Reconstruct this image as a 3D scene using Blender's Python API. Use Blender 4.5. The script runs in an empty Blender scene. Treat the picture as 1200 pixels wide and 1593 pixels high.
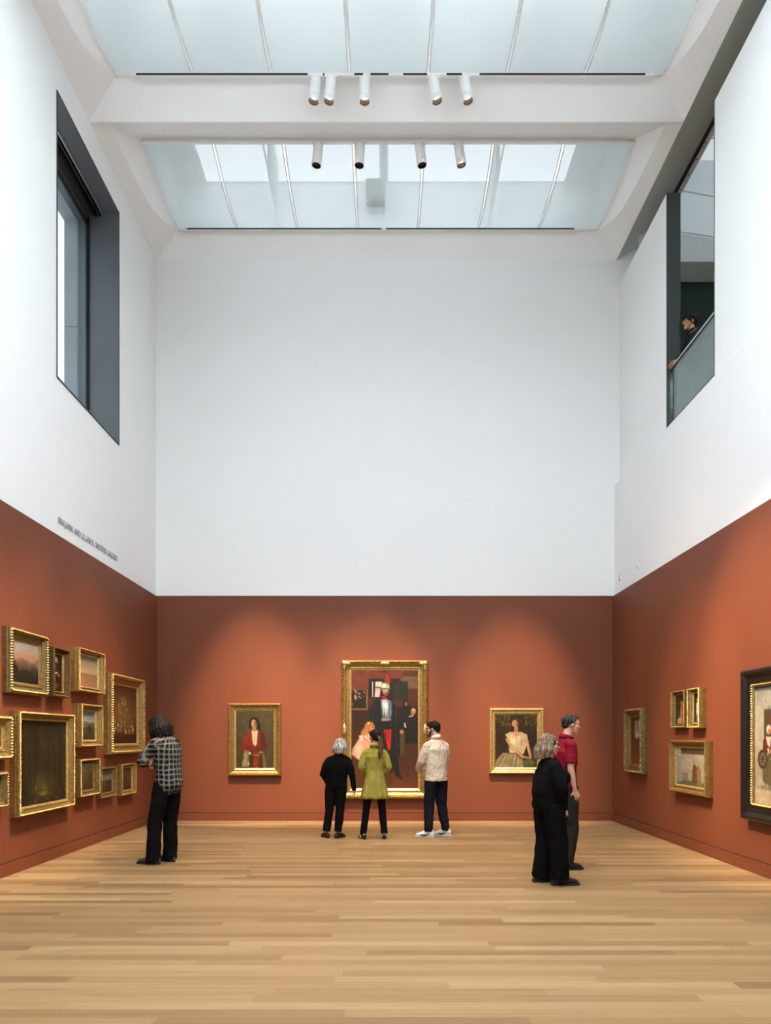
import bpy, bmesh, math, random
import numpy as np
from mathutils import Vector, Matrix, Euler

random.seed(7)
PI = math.pi
SC = bpy.context.scene
COL = SC.collection

# ------------------------------------------------------------------ camera
EYE = 1.55
cam_d = bpy.data.cameras.new('camera')
cam = bpy.data.objects.new('camera', cam_d)
COL.objects.link(cam)
cam.location = (0, 0, EYE)
cam.rotation_euler = (PI / 2, 0, 0)
cam_d.sensor_fit = 'VERTICAL'
cam_d.sensor_width = 36
cam_d.sensor_height = 36
cam_d.lens = 24.0
cam_d.shift_x = 0.0006
cam_d.shift_y = 0.22
cam_d.clip_start = 0.05
cam_d.clip_end = 200
SC.camera = cam

# ------------------------------------------------------------------ view
SC.view_settings.view_transform = 'Standard'
SC.view_settings.look = 'None'
SC.view_settings.gamma = 1
SC.view_settings.use_curve_mapping = False
SC.view_settings.exposure = 0.0

# ------------------------------------------------------------------ light levels
SKY_COL = (0.85, 0.925, 1.0)
WORLD_STRENGTH = 1.5
GLASS_FAR = 2.1          # glazing over the far bay
GLASS_MID = 4.4          # glazing over the second bay
GLASS_NEAR = 19.5         # glazing over unseen bays towards the entrance, boosted as extra fill light
GLASS_UPPER = 1.3
SPOT_W = 9200.0
SPOT_COL = (1.0, 0.71, 0.42)

w = bpy.data.worlds.new('world')
SC.world = w
w.use_nodes = True
bgn = w.node_tree.nodes['Background']
bgn.inputs['Color'].default_value = (*SKY_COL, 1)
bgn.inputs['Strength'].default_value = WORLD_STRENGTH


# ------------------------------------------------------------------ helpers
def lin(c):
    return tuple(((v / 255) / 12.92 if v / 255 <= 0.04045 else ((v / 255 + 0.055) / 1.055) ** 2.4) for v in c)


def mat(name, col=(200, 200, 200), rough=0.6, metal=0.0, spec=0.5, emis=None, estr=0.0, bump=None, bscale=40.0,
        var=0.0, vscale=3.0, sheen=0.0, stretch=None):
    m = bpy.data.materials.new(name)
    m.use_nodes = True
    nt = m.node_tree
    b = nt.nodes['Principled BSDF']
    c = (*lin(col), 1)
    b.inputs['Base Color'].default_value = c
    b.inputs['Roughness'].default_value = rough
    b.inputs['Metallic'].default_value = metal
    b.inputs['Specular IOR Level'].default_value = spec
    if sheen:
        b.inputs['Sheen Weight'].default_value = sheen
    if emis:
        b.inputs['Emission Color'].default_value = (*lin(emis), 1)
        b.inputs['Emission Strength'].default_value = estr
    if bump or var:
        tc = nt.nodes.new('ShaderNodeTexCoord')
        mp = nt.nodes.new('ShaderNodeMapping')
        nt.links.new(tc.outputs['Object'], mp.inputs['Vector'])
        if stretch:
            mp.inputs['Scale'].default_value = stretch
    if bump:
        n = nt.nodes.new('ShaderNodeTexNoise')
        n.inputs['Scale'].default_value = bscale
        n.inputs['Detail'].default_value = 4
        nt.links.new(mp.outputs['Vector'], n.inputs['Vector'])
        bp = nt.nodes.new('ShaderNodeBump')
        bp.inputs['Strength'].default_value = bump
        bp.inputs['Distance'].default_value = 0.02
        nt.links.new(n.outputs['Fac'], bp.inputs['Height'])
        nt.links.new(bp.outputs['Normal'], b.inputs['Normal'])
    if var:
        n = nt.nodes.new('ShaderNodeTexNoise')
        n.inputs['Scale'].default_value = vscale
        n.inputs['Detail'].default_value = 5
        nt.links.new(mp.outputs['Vector'], n.inputs['Vector'])
        r = nt.nodes.new('ShaderNodeValToRGB')
        r.color_ramp.elements[0].position = 0.3
        r.color_ramp.elements[1].position = 0.7
        r.color_ramp.elements[0].color = tuple(v * (1 - var) for v in c[:3]) + (1,)
        r.color_ramp.elements[1].color = tuple(min(1, v * (1 + var)) for v in c[:3]) + (1,)
        nt.links.new(n.outputs['Fac'], r.inputs['Fac'])
        nt.links.new(r.outputs['Color'], b.inputs['Base Color'])
    return m


class MB:
    """collects shapes for ONE mesh object"""

    def __init__(self):
        self.v, self.f, self.m = [], [], []

    def poly(self, pts, mi=0):
        n = len(self.v)
        self.v += [tuple(p) for p in pts]
        self.f.append(tuple(range(n, n + len(pts))))
        self.m.append(mi)

    def box(self, x0, y0, z0, x1, y1, z1, mi=0):
        n = len(self.v)
        self.v += [(x, y, z) for x in (x0, x1) for y in (y0, y1) for z in (z0, z1)]
        for q in ((0, 1, 3, 2), (4, 6, 7, 5), (0, 4, 5, 1), (2, 3, 7, 6), (0, 2, 6, 4), (1, 5, 7, 3)):
            self.f.append(tuple(n + i for i in q))
            self.m.append(mi)

    def prism(self, prof, axis, a0, a1, mi=0):
        """closed profile (list of 2d points) swept along an axis; profile planes: x->(y,z), y->(x,z), z->(x,y)"""
        def P(p, a):
            return {'x': (a, p[0], p[1]), 'y': (p[0], a, p[1]), 'z': (p[0], p[1], a)}[axis]
        n = len(self.v)
        k = len(prof)
        self.v += [P(p, a0) for p in prof] + [P(p, a1) for p in prof]
        for i in range(k):
            j = (i + 1) % k
            self.f.append((n + i, n + j, n + k + j, n + k + i))
            self.m.append(mi)
        self.f.append(tuple(range(n, n + k)))
        self.f.append(tuple(range(n + 2 * k - 1, n + k - 1, -1)))
        self.m += [mi, mi]

    def tube(self, pts, rad, seg=12, side=(1, 0, 0), mi=0, cap=True):
        """loft: rad = list of r or (r_side, r_other)"""
        pts = [Vector(p) for p in pts]
        side = Vector(side)
        rr = [(r, r) if not isinstance(r, (tuple, list)) else r for r in rad]
        rings = []
        for i, p in enumerate(pts):
            t = (pts[min(i + 1, len(pts) - 1)] - pts[max(i - 1, 0)]).normalized()
            s = side - t * side.dot(t)
            if s.length < 0.15:
                s = Vector((0, 1, 0)) - t * t.y
            s.normalize()
            o = t.cross(s)
            rings.append((p, s, o, t, rr[i]))
        full = []
        if cap:
            p, s, o, t, r = rings[0]
            c = min(r)
            for a in (85, 60, 30):
                q = math.cos(math.radians(a))
                full.append((p - t * c * math.sin(math.radians(a)), s, o, (r[0] * q, r[1] * q)))
        for p, s, o, t, r in rings:
            full.append((p, s, o, r))
        if cap:
            p, s, o, t, r = rings[-1]
            c = min(r)
            for a in (30, 60, 85):
                q = math.cos(math.radians(a))
                full.append((p + t * c * math.sin(math.radians(a)), s, o, (r[0] * q, r[1] * q)))
        n = len(self.v)
        for p, s, o, r in full:
            for k in range(seg):
                a = 2 * PI * k / seg
                self.v.append(tuple(p + s * (math.cos(a) * r[0]) + o * (math.sin(a) * r[1])))
        for i in range(len(full) - 1):
            for k in range(seg):
                a, b = n + i * seg + k, n + i * seg + (k + 1) % seg
                self.f.append((a, b, b + seg, a + seg))
                self.m.append(mi)
        self.f.append(tuple(n + k for k in range(seg - 1, -1, -1)))
        self.f.append(tuple(n + (len(full) - 1) * seg + k for k in range(seg)))
        self.m += [mi, mi]

    def ell(self, c, r, rot=None, seg=16, rings=10, mi=0):
        M = (rot.to_matrix() if isinstance(rot, Euler) else (rot or Matrix.Identity(3)))
        c = Vector(c)
        n = len(self.v)
        for i in range(rings + 1):
            th = PI * max(0.02, min(rings - 0.02, i)) / rings
            for k in range(seg):
                a = 2 * PI * k / seg
                p = Vector((r[0] * math.sin(th) * math.cos(a), r[1] * math.sin(th) * math.sin(a), -r[2] * math.cos(th)))
                self.v.append(tuple(c + M @ p))
        for i in range(rings):
            for k in range(seg):
                a, b = n + i * seg + k, n + i * seg + (k + 1) % seg
                self.f.append((a, b, b + seg, a + seg))
                self.m.append(mi)
        self.f.append(tuple(n + k for k in range(seg - 1, -1, -1)))
        self.f.append(tuple(n + rings * seg + k for k in range(seg)))
        self.m += [mi, mi]

    def xform(self, M, start=0):
        for i in range(start, len(self.v)):
            self.v[i] = tuple(M @ Vector(self.v[i]))

    def mesh(self, name, mats, smooth=False, recalc=True):
        me = bpy.data.meshes.new(name)
        me.from_pydata(self.v, [], self.f)
        for m in (mats if isinstance(mats, (list, tuple)) else [mats]):
            me.materials.append(m)
        me.polygons.foreach_set('material_index', self.m)
        if recalc:
            bm = bmesh.new()
            bm.from_mesh(me)
            bmesh.ops.recalc_face_normals(bm, faces=bm.faces)
            bm.to_mesh(me)
            bm.free()
        if smooth:
            me.polygons.foreach_set('use_smooth', [True] * len(me.polygons))
        me.update()
        return me

    def build(self, name, mats, parent=None, smooth=False, loc=None, rot=None, recalc=True, bevel=0, auto=None):
        o = bpy.data.objects.new(name, self.mesh(name, mats, smooth, recalc))
        COL.objects.link(o)
        if parent:
            o.parent = parent
        if loc:
            o.location = loc
        if rot:
            o.rotation_euler = rot
        if bevel:
            md = o.modifiers.new('bevel', 'BEVEL')
            md.width = bevel
            md.segments = 2
            md.limit_method = 'ANGLE'
        if auto:
            o.data.polygons.foreach_set('use_smooth', [True] * len(o.data.polygons))
            o.data.set_sharp_from_angle(angle=math.radians(auto))
        return o


def struct(o):
    o['kind'] = 'structure'
    return o


def tag(o, label, cat, group=None, kind=None):
    o['label'] = label
    o['category'] = cat
    if group:
        o['group'] = group
    if kind:
        o['kind'] = kind
    return o


def empty(name, loc=(0, 0, 0), rotz=0.0):
    o = bpy.data.objects.new(name, None)
    COL.objects.link(o)
    o.location = loc
    o.rotation_euler = (0, 0, rotz)
    o.empty_display_size = 0.1
    return o


class NT:
    """tiny node expression helper"""

    def __init__(self, m):
        self.nt = m.node_tree

    def n(self, t, **kw):
        nd = self.nt.nodes.new(t)
        for k, v in kw.items():
            setattr(nd, k, v)
        return nd

    def l(self, a, b):
        self.nt.links.new(a, b)

    def m(self, op, a, b=None, c=None):
        nd = self.nt.nodes.new('ShaderNodeMath')
        nd.operation = op
        for i, x in enumerate((a, b, c)):
            if x is None:
                continue
            if isinstance(x, (int, float)):
                nd.inputs[i].default_value = x
            else:
                self.l(x, nd.inputs[i])
        return nd.outputs[0]

    def mix(self, f, a, b, mode='MIX'):
        nd = self.nt.nodes.new('ShaderNodeMix')
        nd.data_type = 'RGBA'
        nd.blend_type = mode
        for s, x in ((nd.inputs[0], f), (nd.inputs[6], a), (nd.inputs[7], b)):
            if isinstance(x, (int, float)):
                s.default_value = x
            elif isinstance(x, tuple):
                s.default_value = (*x[:3], 1)
            else:
                self.l(x, s)
        return nd.outputs[2]


# ------------------------------------------------------------------ materials
M = {}
M['white'] = mat('white_paint', (238, 240, 240), 0.75, spec=0.25, bump=0.03, bscale=60)
M['ceiling'] = mat('ceiling_paint', (243, 246, 246), 0.8, spec=0.2)
M['white_gloss'] = mat('white_enamel', (238, 239, 238), 0.35)
M['red'] = mat('terracotta_paint', (114, 61, 38), 0.62, spec=0.35, bump=0.04, bscale=90, var=0.03, vscale=0.8)
M['red_trim'] = mat('terracotta_trim_paint', (110, 58, 36), 0.5, spec=0.4)
M['gap_shade'] = mat('reveal_shade', (40, 22, 20), 0.8)  # shadow line of the narrow reveals, put into the colour
M['black_slot'] = mat('black_slot', (14, 14, 16), 0.5)
M['gunmetal'] = mat('gunmetal_panel', (98, 102, 106), 0.42, metal=0.3, var=0.05, vscale=1.5)
M['frame_dark'] = mat('window_frame_metal', (92, 101, 106), 0.4, metal=0.4)
M['rubber'] = mat('black_gasket', (12, 13, 14), 0.5)
M['concrete'] = mat('outer_panel', (150, 155, 158), 0.7, var=0.05, vscale=2.0)
M['darkgreen'] = mat('dark_green_paint', (38, 58, 46), 0.6, spec=0.3)
M['jamb'] = mat('dark_jamb_paint', (52, 58, 57), 0.5)
M['steel'] = mat('brushed_steel', (210, 212, 212), 0.3, metal=0.9)
M['skin'] = mat('skin', (196, 150, 124), 0.5, spec=0.35, var=0.05, vscale=14)
M['plinth'] = mat('ground_terrace', (120, 132, 118), 0.9, var=0.2, vscale=1.0)


def emit_mat(name, col, s):
    m = bpy.data.materials.new(name)
    m.use_nodes = True
    m.node_tree.nodes.clear()
    e = m.node_tree.nodes.new('ShaderNodeEmission')
    e.inputs['Color'].default_value = (*col, 1)
    e.inputs['Strength'].default_value = s
    o = m.node_tree.nodes.new('ShaderNodeOutputMaterial')
    m.node_tree.links.new(e.outputs[0], o.inputs['Surface'])
    return m


def scrim_mat(name, transp=0.25, col=(226, 234, 234)):
    m = bpy.data.materials.new(name)
    m.use_nodes = True
    m.node_tree.nodes.clear()
    h = NT(m)
    tr = h.n('ShaderNodeBsdfTransparent')
    tl = h.n('ShaderNodeBsdfTranslucent')
    df = h.n('ShaderNodeBsdfDiffuse')
    c = (*lin(col), 1)
    tl.inputs['Color'].default_value = c
    df.inputs['Color'].default_value = c
    m1 = h.n('ShaderNodeMixShader')
    m1.inputs[0].default_value = 0.3
    h.l(tl.outputs[0], m1.inputs[1])
    h.l(df.outputs[0], m1.inputs[2])
    m2 = h.n('ShaderNodeMixShader')
    m2.inputs[0].default_value = 1 - transp
    h.l(tr.outputs[0], m2.inputs[1])
    h.l(m1.outputs[0], m2.inputs[2])
    o = h.n('ShaderNodeOutputMaterial')
    h.l(m2.outputs[0], o.inputs['Surface'])
    return m


def glass_mat(name, tint, gloss, rough=0.0):
    m = bpy.data.materials.new(name)
    m.use_nodes = True
    m.node_tree.nodes.clear()
    h = NT(m)
    tr = h.n('ShaderNodeBsdfTransparent')
    tr.inputs['Color'].default_value = (*tint, 1)
    gl = h.n('ShaderNodeBsdfGlossy')
    gl.inputs['Roughness'].default_value = rough
    gl.inputs['Color'].default_value = (0.85, 0.93, 0.93, 1)
    mx = h.n('ShaderNodeMixShader')
    if gloss is None:
        fr = h.n('ShaderNodeFresnel')
        fr.inputs['IOR'].default_value = 1.5
        h.l(fr.outputs[0], mx.inputs[0])
    else:
        mx.inputs[0].default_value = gloss
    h.l(tr.outputs[0], mx.inputs[1])
    h.l(gl.outputs[0], mx.inputs[2])
    o = h.n('ShaderNodeOutputMaterial')
    h.l(mx.outputs[0], o.inputs['Surface'])
    return m


M['scrim'] = scrim_mat('white_scrim')
M['glass_window'] = glass_mat('window_glass', (0.93, 0.95, 0.95), 0.06)
M['glass_rail'] = glass_mat('balustrade_glass', (0.80, 0.89, 0.87), 0.27, 0.02)
M['sky_far'] = emit_mat('sky_glazing_far', SKY_COL, GLASS_FAR)
M['sky_mid'] = emit_mat('sky_glazing_mid', SKY_COL, GLASS_MID)
M['sky_near'] = emit_mat('sky_glazing_near', SKY_COL, GLASS_NEAR)
M['sky_upper'] = emit_mat('sky_glazing_upper', SKY_COL, GLASS_UPPER)
M['lens_lit'] = emit_mat('lit_lens', (1.0, 0.88, 0.70), 5.0)


def floor_material():
    m = bpy.data.materials.new('oak_strip_floor')
    m.use_nodes = True
    h = NT(m)
    b = m.node_tree.nodes['Principled BSDF']
    tc = h.n('ShaderNodeTexCoord')
    sp = h.n('ShaderNodeSeparateXYZ')
    h.l(tc.outputs['Object'], sp.inputs[0])
    x, y = sp.outputs[0], sp.outputs[1]
    W = 0.108
    yr = h.m('DIVIDE', y, W)
    row = h.m('FLOOR', yr)
    wn = h.n('ShaderNodeTexWhiteNoise', noise_dimensions='1D')
    h.l(row, wn.inputs['W'])
    xo = h.m('ADD', x, h.m('MULTIPLY', wn.outputs['Value'], 37.0))
    wr = h.m('ADD', h.m('MULTIPLY', wn.outputs['Value'], 1.3), 1.5)
    xr = h.m('DIVIDE', xo, wr)
    cell = h.m('FLOOR', xr)
    cb = h.n('ShaderNodeCombineXYZ')
    h.l(row, cb.inputs[0])
    h.l(cell, cb.inputs[1])
    w2 = h.n('ShaderNodeTexWhiteNoise', noise_dimensions='3D')
    h.l(cb.outputs[0], w2.inputs['Vector'])
    ramp = h.n('ShaderNodeValToRGB')
    cr = ramp.color_ramp
    cr.elements[0].position = 0.0
    cr.elements[0].color = (*lin((124, 97, 66)), 1)
    cr.elements[1].position = 1.0
    cr.elements[1].color = (*lin((160, 135, 98)), 1)
    for p, c in ((0.2, (136, 109, 75)), (0.5, (144, 116, 81)), (0.8, (150, 123, 87))):
        e = cr.elements.new(p)
        e.color = (*lin(c), 1)
    h.l(w2.outputs['Value'], ramp.inputs['Fac'])
    # grain
    cg = h.n('ShaderNodeCombineXYZ')
    h.l(h.m('MULTIPLY', xo, 0.9), cg.inputs[0])
    h.l(h.m('MULTIPLY', y, 75.0), cg.inputs[1])
    h.l(h.m('MULTIPLY', w2.outputs['Value'], 50.0), cg.inputs[2])
    ng = h.n('ShaderNodeTexNoise')
    ng.inputs['Scale'].default_value = 1.0
    ng.inputs['Detail'].default_value = 6
    ng.inputs['Roughness'].default_value = 0.65
    h.l(cg.outputs[0], ng.inputs['Vector'])
    gr = h.n('ShaderNodeMapRange')
    gr.inputs['From Min'].default_value = 0.3
    gr.inputs['From Max'].default_value = 0.7
    gr.inputs['To Min'].default_value = 0.80
    gr.inputs['To Max'].default_value = 1.15
    h.l(ng.outputs['Fac'], gr.inputs['Value'])
    c1 = h.mix(1.0, ramp.outputs['Color'], (1, 1, 1), 'MULTIPLY')
    vm = h.n('ShaderNodeVectorMath', operation='SCALE')
    h.l(ramp.outputs['Color'], vm.inputs[0])
    h.l(gr.outputs[0], vm.inputs['Scale'])
    # seams
    fy = h.m('FRACT', yr)
    sy = h.m('LESS_THAN', h.m('MINIMUM', fy, h.m('SUBTRACT', 1.0, fy)), 0.012)
    fx = h.m('MULTIPLY', h.m('FRACT', xr), wr)
    sx = h.m('LESS_THAN', fx, 0.003)
    seam = h.m('MAXIMUM', sy, sx)
    col = h.mix(h.m('MULTIPLY', seam, 0.45), vm.outputs[0], lin((96, 64, 36)))
    h.l(col, b.inputs['Base Color'])
    b.inputs['Roughness'].default_value = 0.42
    b.inputs['Specular IOR Level'].default_value = 0.35
    bp = h.n('ShaderNodeBump')
    bp.inputs['Strength'].default_value = 0.12
    bp.inputs['Distance'].default_value = 0.004
    h.l(h.m('SUBTRACT', ng.outputs['Fac'], h.m('MULTIPLY', seam, 0.6)), bp.inputs['Height'])
    h.l(bp.outputs['Normal'], b.inputs['Normal'])
    return m


M['floor'] = floor_material()

# ================================================================== THE ROOM
Y0, Y1 = -3.6, 12.66          # room depth
ZP = 4.161                    # top of the coloured paint
ZC = 10.395                   # foot of the coved ceiling
ZS = 10.75                    # height of the scrim edges
XL, XR, XRU = -4.25, 4.262, 4.36    # white left / lower right / upper right wall faces
XLP, XRP = -4.222, 4.222      # coloured wall faces

b = MB()
b.box(-5.4, Y0 - .3, -0.2, 5.4, Y1 + .3, 0)
struct(b.build('floor', M['floor']))

# back wall
b = MB()
b.box(-5.3, Y1, ZP + .012, XR + 5.6, Y1 + .3, 9.98, 0)
b.box(-5.3, Y1, 9.98, XR + 5.6, Y1 + .3, 12.3, 0)
b.box(-5.3, Y1, .155, XR + .6, Y1 + .3, ZP, 1)
b.box(-5.3, Y1 + .012, ZP, XR + .6, Y1 + .3, ZP + .012, 2)
struct(b.build('wall_back', [M['white'], M['red'], M['gap_shade']]))

# left wall with the window opening
WY0, WY1, WZ0, WZ1 = 8.84, 10.89, 6.22, 9.915
b = MB()
b.box(-4.78, Y0, ZP + .012, XL, WY0, ZC, 0)
b.box(-4.78, WY1, ZP + .012, XL, Y1, ZC, 0)
b.box(-4.78, WY0, ZP + .012, XL, WY1, WZ0, 0)
b.box(-4.78, WY0, WZ1, XL, WY1, ZC, 0)
b.box(-4.78, Y0, .155, XLP, Y1, ZP, 1)
b.box(-4.78, Y0, ZP, XLP - .02, Y1, ZP + .012, 2)
struct(b.build('wall_left', [M['white'], M['red'], M['gap_shade']]))

# right wall: lower part, small set-back at 6.3 m, opening to the upper gallery, free top edge
OY0, OY1, OZ0, ZT = 9.02, 10.56, 6.33, 9.96
b = MB()
b.box(XR, Y0, ZP + .012, 4.56, Y1, 6.22, 0)
b.prism([(XR, 6.22), (XRU, 6.33), (4.56, 6.33), (4.56, 6.22)], 'y', Y0, Y1, 0)
b.box(XRU, Y0, 6.33, 4.56, OY0, ZT, 0)
b.box(XRU, OY1, 6.33, 4.56, Y1, ZT, 0)
b.box(XRP, Y0, .155, 4.56, Y1, ZP, 1)
b.box(XRP + .02, Y0, ZP, 4.56, Y1, ZP + .012, 2)
struct(b.build('wall_right', [M['white'], M['red'], M['gap_shade']]))
b = MB()
b.box(XRU - .004, OY1 - .012, OZ0, 4.572, OY1 + .001, ZT + .004)
b.box(XRU - .004, OY0 - .001, OZ0, 4.572, OY0 + .012, ZT + .004)
b.box(XRU - .004, OY0 - .001, OZ0 - .004, XRU + .012, OY1, OZ0 + .012)
struct(b.build('trim_1', M['jamb']))

# entrance-side wall behind the camera
b = MB()
b.box(-5.3, Y0 - .3, 0, 10, Y0, 4.16, 1)
b.box(-5.3, Y0 - .3, 4.16, 10, Y0, 12.3, 0)
struct(b.build('wall_front', [M['white'], M['red']]))

# baseboards, with the shade of the reveal drawn as a dark strip
b = MB()
b.box(XLP, Y1 - .012, 0.004, XRP, Y1 + .02, .143, 0)
b.box(XLP, Y1 - .002, .143, XRP, Y1 + .01, .155, 1)
struct(b.build('baseboard_back', [M['red_trim'], M['gap_shade']]))
b = MB()
b.box(-4.7, Y0, 0.004, XLP + .012, Y1 - .012, .143, 0)
b.box(-4.7, Y0, .143, XLP + .002, Y1 - .012, .155, 1)
struct(b.build('baseboard_left', [M['red_trim'], M['gap_shade']]))
b = MB()
b.box(XRP - .012, Y0, 0.004, 4.5, Y1 - .012, .143, 0)
b.box(XRP - .002, Y0, .143, 4.5, Y1 - .012, .155, 1)
struct(b.build('baseboard_right', [M['red_trim'], M['gap_shade']]))

# ------------------------------------------------------------------ coved ceiling, five bays
PITCH = 2.85
XSL, XSR = -3.74, 3.85
CXL, CXR = XL, 4.295


def scrim_z(t, sag=0.13):
    return ZS - sag * 4 * t * (1 - t)


def cove_side(b, x_foot, x_top, ya, yb, ya_t, yb_t):
    """side cove of one bay: an outer plane that meets a softly curved inner face"""
    n = 20
    outer, mid, top = [], [], []
    for i in range(n + 1):
        t = i / n
        yt = ya_t + (yb_t - ya_t) * t
        yf = ya + (yb - ya) * t
        f = 0.5 + 0.5 * t ** 3
        y_end = yb + (yb_t - yb)
        ym = (ya + .12) * (1 - t) + y_end * t
        outer.append((x_foot, yf, ZC))
        mid.append((x_foot + (x_top - x_foot) * f, ym, ZC + (ZS - ZC) * f * (1 - .66 * min(1, 3 * (1 - t)))))
        top.append((x_top, yt, scrim_z(t) + .02 + .10 * (4 * t * (1 - t))))
    for i in range(n):
        b.poly([outer[i], outer[i + 1], mid[i + 1], mid[i]])
        b.poly([mid[i], mid[i + 1], top[i + 1], top[i]])


bays = []
for k in range(6):
    yb = Y1 - PITCH * k            # far foot
    ya = max(yb - PITCH, Y0)       # near foot (beam)
    ybt = yb - (.28 if k == 0 else .32)
    yat = ya + .72
    bays.append((ya, yb, yat, ybt))
b = MB()
for k, (ya, yb, yat, ybt) in enumerate(bays):
    # far cove face, near cove face
    b.poly([(CXL, yb, ZC), (CXR, yb, ZC), (XSR, ybt, ZS), (XSL, ybt, ZS)])
    zn = ZC + (ZS - ZC) * .17
    b.poly([(CXL, ya + .0, ZC), (CXR, ya + .0, ZC), ((CXR + XSR) / 2, ya + .12, zn), ((CXL + XSL) / 2, ya + .12, zn)])
    b.poly([((CXL + XSL) / 2, ya + .12, zn), ((CXR + XSR) / 2, ya + .12, zn), (XSR, yat, ZS + .02), (XSL, yat, ZS + .02)])
    cove_side(b, CXL, XSL, ya, yb, yat, ybt)
    cove_side(b, CXR, XSR, ya, yb, yat, ybt)
    # beam underside
    b.poly([(CXL, ya, ZC), (CXR, ya, ZC), (CXR, ya + .02, ZC), (CXL, ya + .02, ZC)])
    # upstand of the light well above the scrim
    for (xa, xb, y_a, y_b) in ((XSL, XSR, ybt, ybt), (XSL, XSR, yat, yat), (XSL, XSL, yat, ybt), (XSR, XSR, yat, ybt)):
        b.poly([(xa, y_a, ZS - .0), (xb, y_b, ZS), (xb, y_b, 11.62), (xa, y_a, 11.62)])
b.box(-4.8, Y0 - .3, 11.62, 4.6, Y1 + .3, 11.8)
# raised lip beyond the right wall, closing the slot towards the upper gallery
# closing the left side above the wall
b.box(-4.8, Y0, ZC, CXL - .002, Y1, 11.7)
ceil = struct(b.build('ceiling', M['ceiling'], smooth=False, recalc=False))
ceil.data.polygons.foreach_set('use_smooth', [len(p.vertices) == 4 and i > 0 for i, p in enumerate(ceil.data.polygons)])
ceil.data.set_sharp_from_angle(angle=math.radians(14))

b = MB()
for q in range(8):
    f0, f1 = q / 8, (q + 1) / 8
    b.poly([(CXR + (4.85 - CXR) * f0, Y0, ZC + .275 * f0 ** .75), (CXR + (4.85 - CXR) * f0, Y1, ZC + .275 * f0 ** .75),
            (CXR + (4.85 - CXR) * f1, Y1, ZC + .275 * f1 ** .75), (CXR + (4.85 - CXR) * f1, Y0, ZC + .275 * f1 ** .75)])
struct(b.build('trim_4', mat('soffit_reflected_tint', (206, 217, 213), 0.7), smooth=True, recalc=False))  # grey-green tint stands in for light reflected from the upper gallery

# glazing of the light wells (what is lit by the sky above the scrims)
for k, (ya, yb, yat, ybt) in enumerate(bays):
    b = MB()
    if k == 0:
        b.poly([(-3.22, 11.35, 11.60), (-.1, 11.35, 11.60), (-.1, ybt - .04, 11.60), (-3.22, ybt - .04, 11.60)])
        b.poly([(.06, 11.35, 11.60), (3.24, 11.35, 11.60), (3.24, ybt - .04, 11.60), (.06, ybt - .04, 11.60)])
        m_ = M['sky_far']
    elif k == 1:
        b.poly([(-3.3, yat + .05, 11.60), (3.3, yat + .05, 11.60), (3.3, 8.3, 11.60), (-3.3, 8.3, 11.60)])
        m_ = M['sky_mid']
    else:
        b.poly([(-3.3, yat + .05, 11.60), (3.3, yat + .05, 11.60), (3.3, ybt - .05, 11.60), (-3.3, ybt - .05, 11.60)])
        m_ = M['sky_near']
    struct(b.build('window_%d' % (k + 2), m_, recalc=False))

# scrims: seven stretched panels per bay between curved white ribs
words = ['far bay of the ceiling, nearest the end wall', 'second bay of the ceiling, nearer the viewer', 'third bay', 'fourth bay',
         'fifth bay', 'sixth bay']
for k, (ya, yb, yat, ybt) in enumerate(bays[:3]):
    root = empty('ceiling_scrim', ((XSL + XSR) / 2, (yat + ybt) / 2, ZS))
    tag(root, 'white translucent ribbed scrim in the %s' % words[k], 'ceiling scrim',
        'translucent ceiling scrims')
    ox, oy = root.location.x, root.location.y
    n = 18
    for j in range(7):
        xa = XSL + (XSR - XSL) * j / 7 + .012
        xb = XSL + (XSR - XSL) * (j + 1) / 7 - .012
        s = MB()
        for i in range(n):
            t0, t1 = i / n, (i + 1) / n
            y0_, y1_ = yat + (ybt - yat) * t0, yat + (ybt - yat) * t1
            s.poly([(xa - ox, y0_ - oy, scrim_z(t0) - ZS), (xb - ox, y0_ - oy, scrim_z(t0) - ZS),
                    (xb - ox, y1_ - oy, scrim_z(t1) - ZS), (xa - ox, y1_ - oy, scrim_z(t1) - ZS)])
        s.build('fabric_panel', M['scrim'], root, smooth=True, recalc=False)
    for j in range(8):
        x = XSL + (XSR - XSL) * j / 7 - ox
        r = MB()
        for dx in ((-.02, .02) if 0 < j < 7 else (0,)):
            r.tube([(x + dx, yat + (ybt - yat) * i / n - oy, scrim_z(i / n) - ZS - .004) for i in range(n + 1)],
                   [(.009, .011)] * (n + 1), seg=6, cap=False)
        r.build('rib', M['white_gloss'], root)
    r = MB()
    r.box(XSL - ox, yat - oy - .01, -.03, XSR - ox, yat - oy + .03, .01)
    r.build('edge_rail', M['white_gloss'], root)
    r = MB()
    r.box(XSL - ox, ybt - oy - .03, -.02, XSR - ox, ybt - oy + .005, .01)
    r.build('edge_rail', M['white_gloss'], root)
    # hangers seen dimly through the fabric
    for x in (-1.9, -.02, 1.86):
        r = MB()
        r.box(x - ox - .03, -.25 - (0), .05, x - ox + .03, .55, .85)
        r.box(x - ox - .012, yat - oy, .02, x - ox + .012, ybt - oy - .02, .05)
        r.build('hanger', M['white'], root)
    if k == 0:
        r = MB()
        r.box(-.38, .10, .02, -.06, .42, .26)
        r.build('equipment_box', mat('grey_box', (150, 158, 160), 0.6), root)

# ------------------------------------------------------------------ window in the left wall
XW = -4.72
b = MB()
t_ = .012
for (ya, za, yb, zb) in ((WY0, WZ0, WY0 + t_, WZ1), (WY1 - t_, WZ0, WY1, WZ1), (WY0, WZ0, WY1, WZ0 + t_), (WY0, WZ1 - t_, WY1, WZ1)):
    b.box(XW - .1, ya, za, XL + .006, yb, zb, 0)
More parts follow.
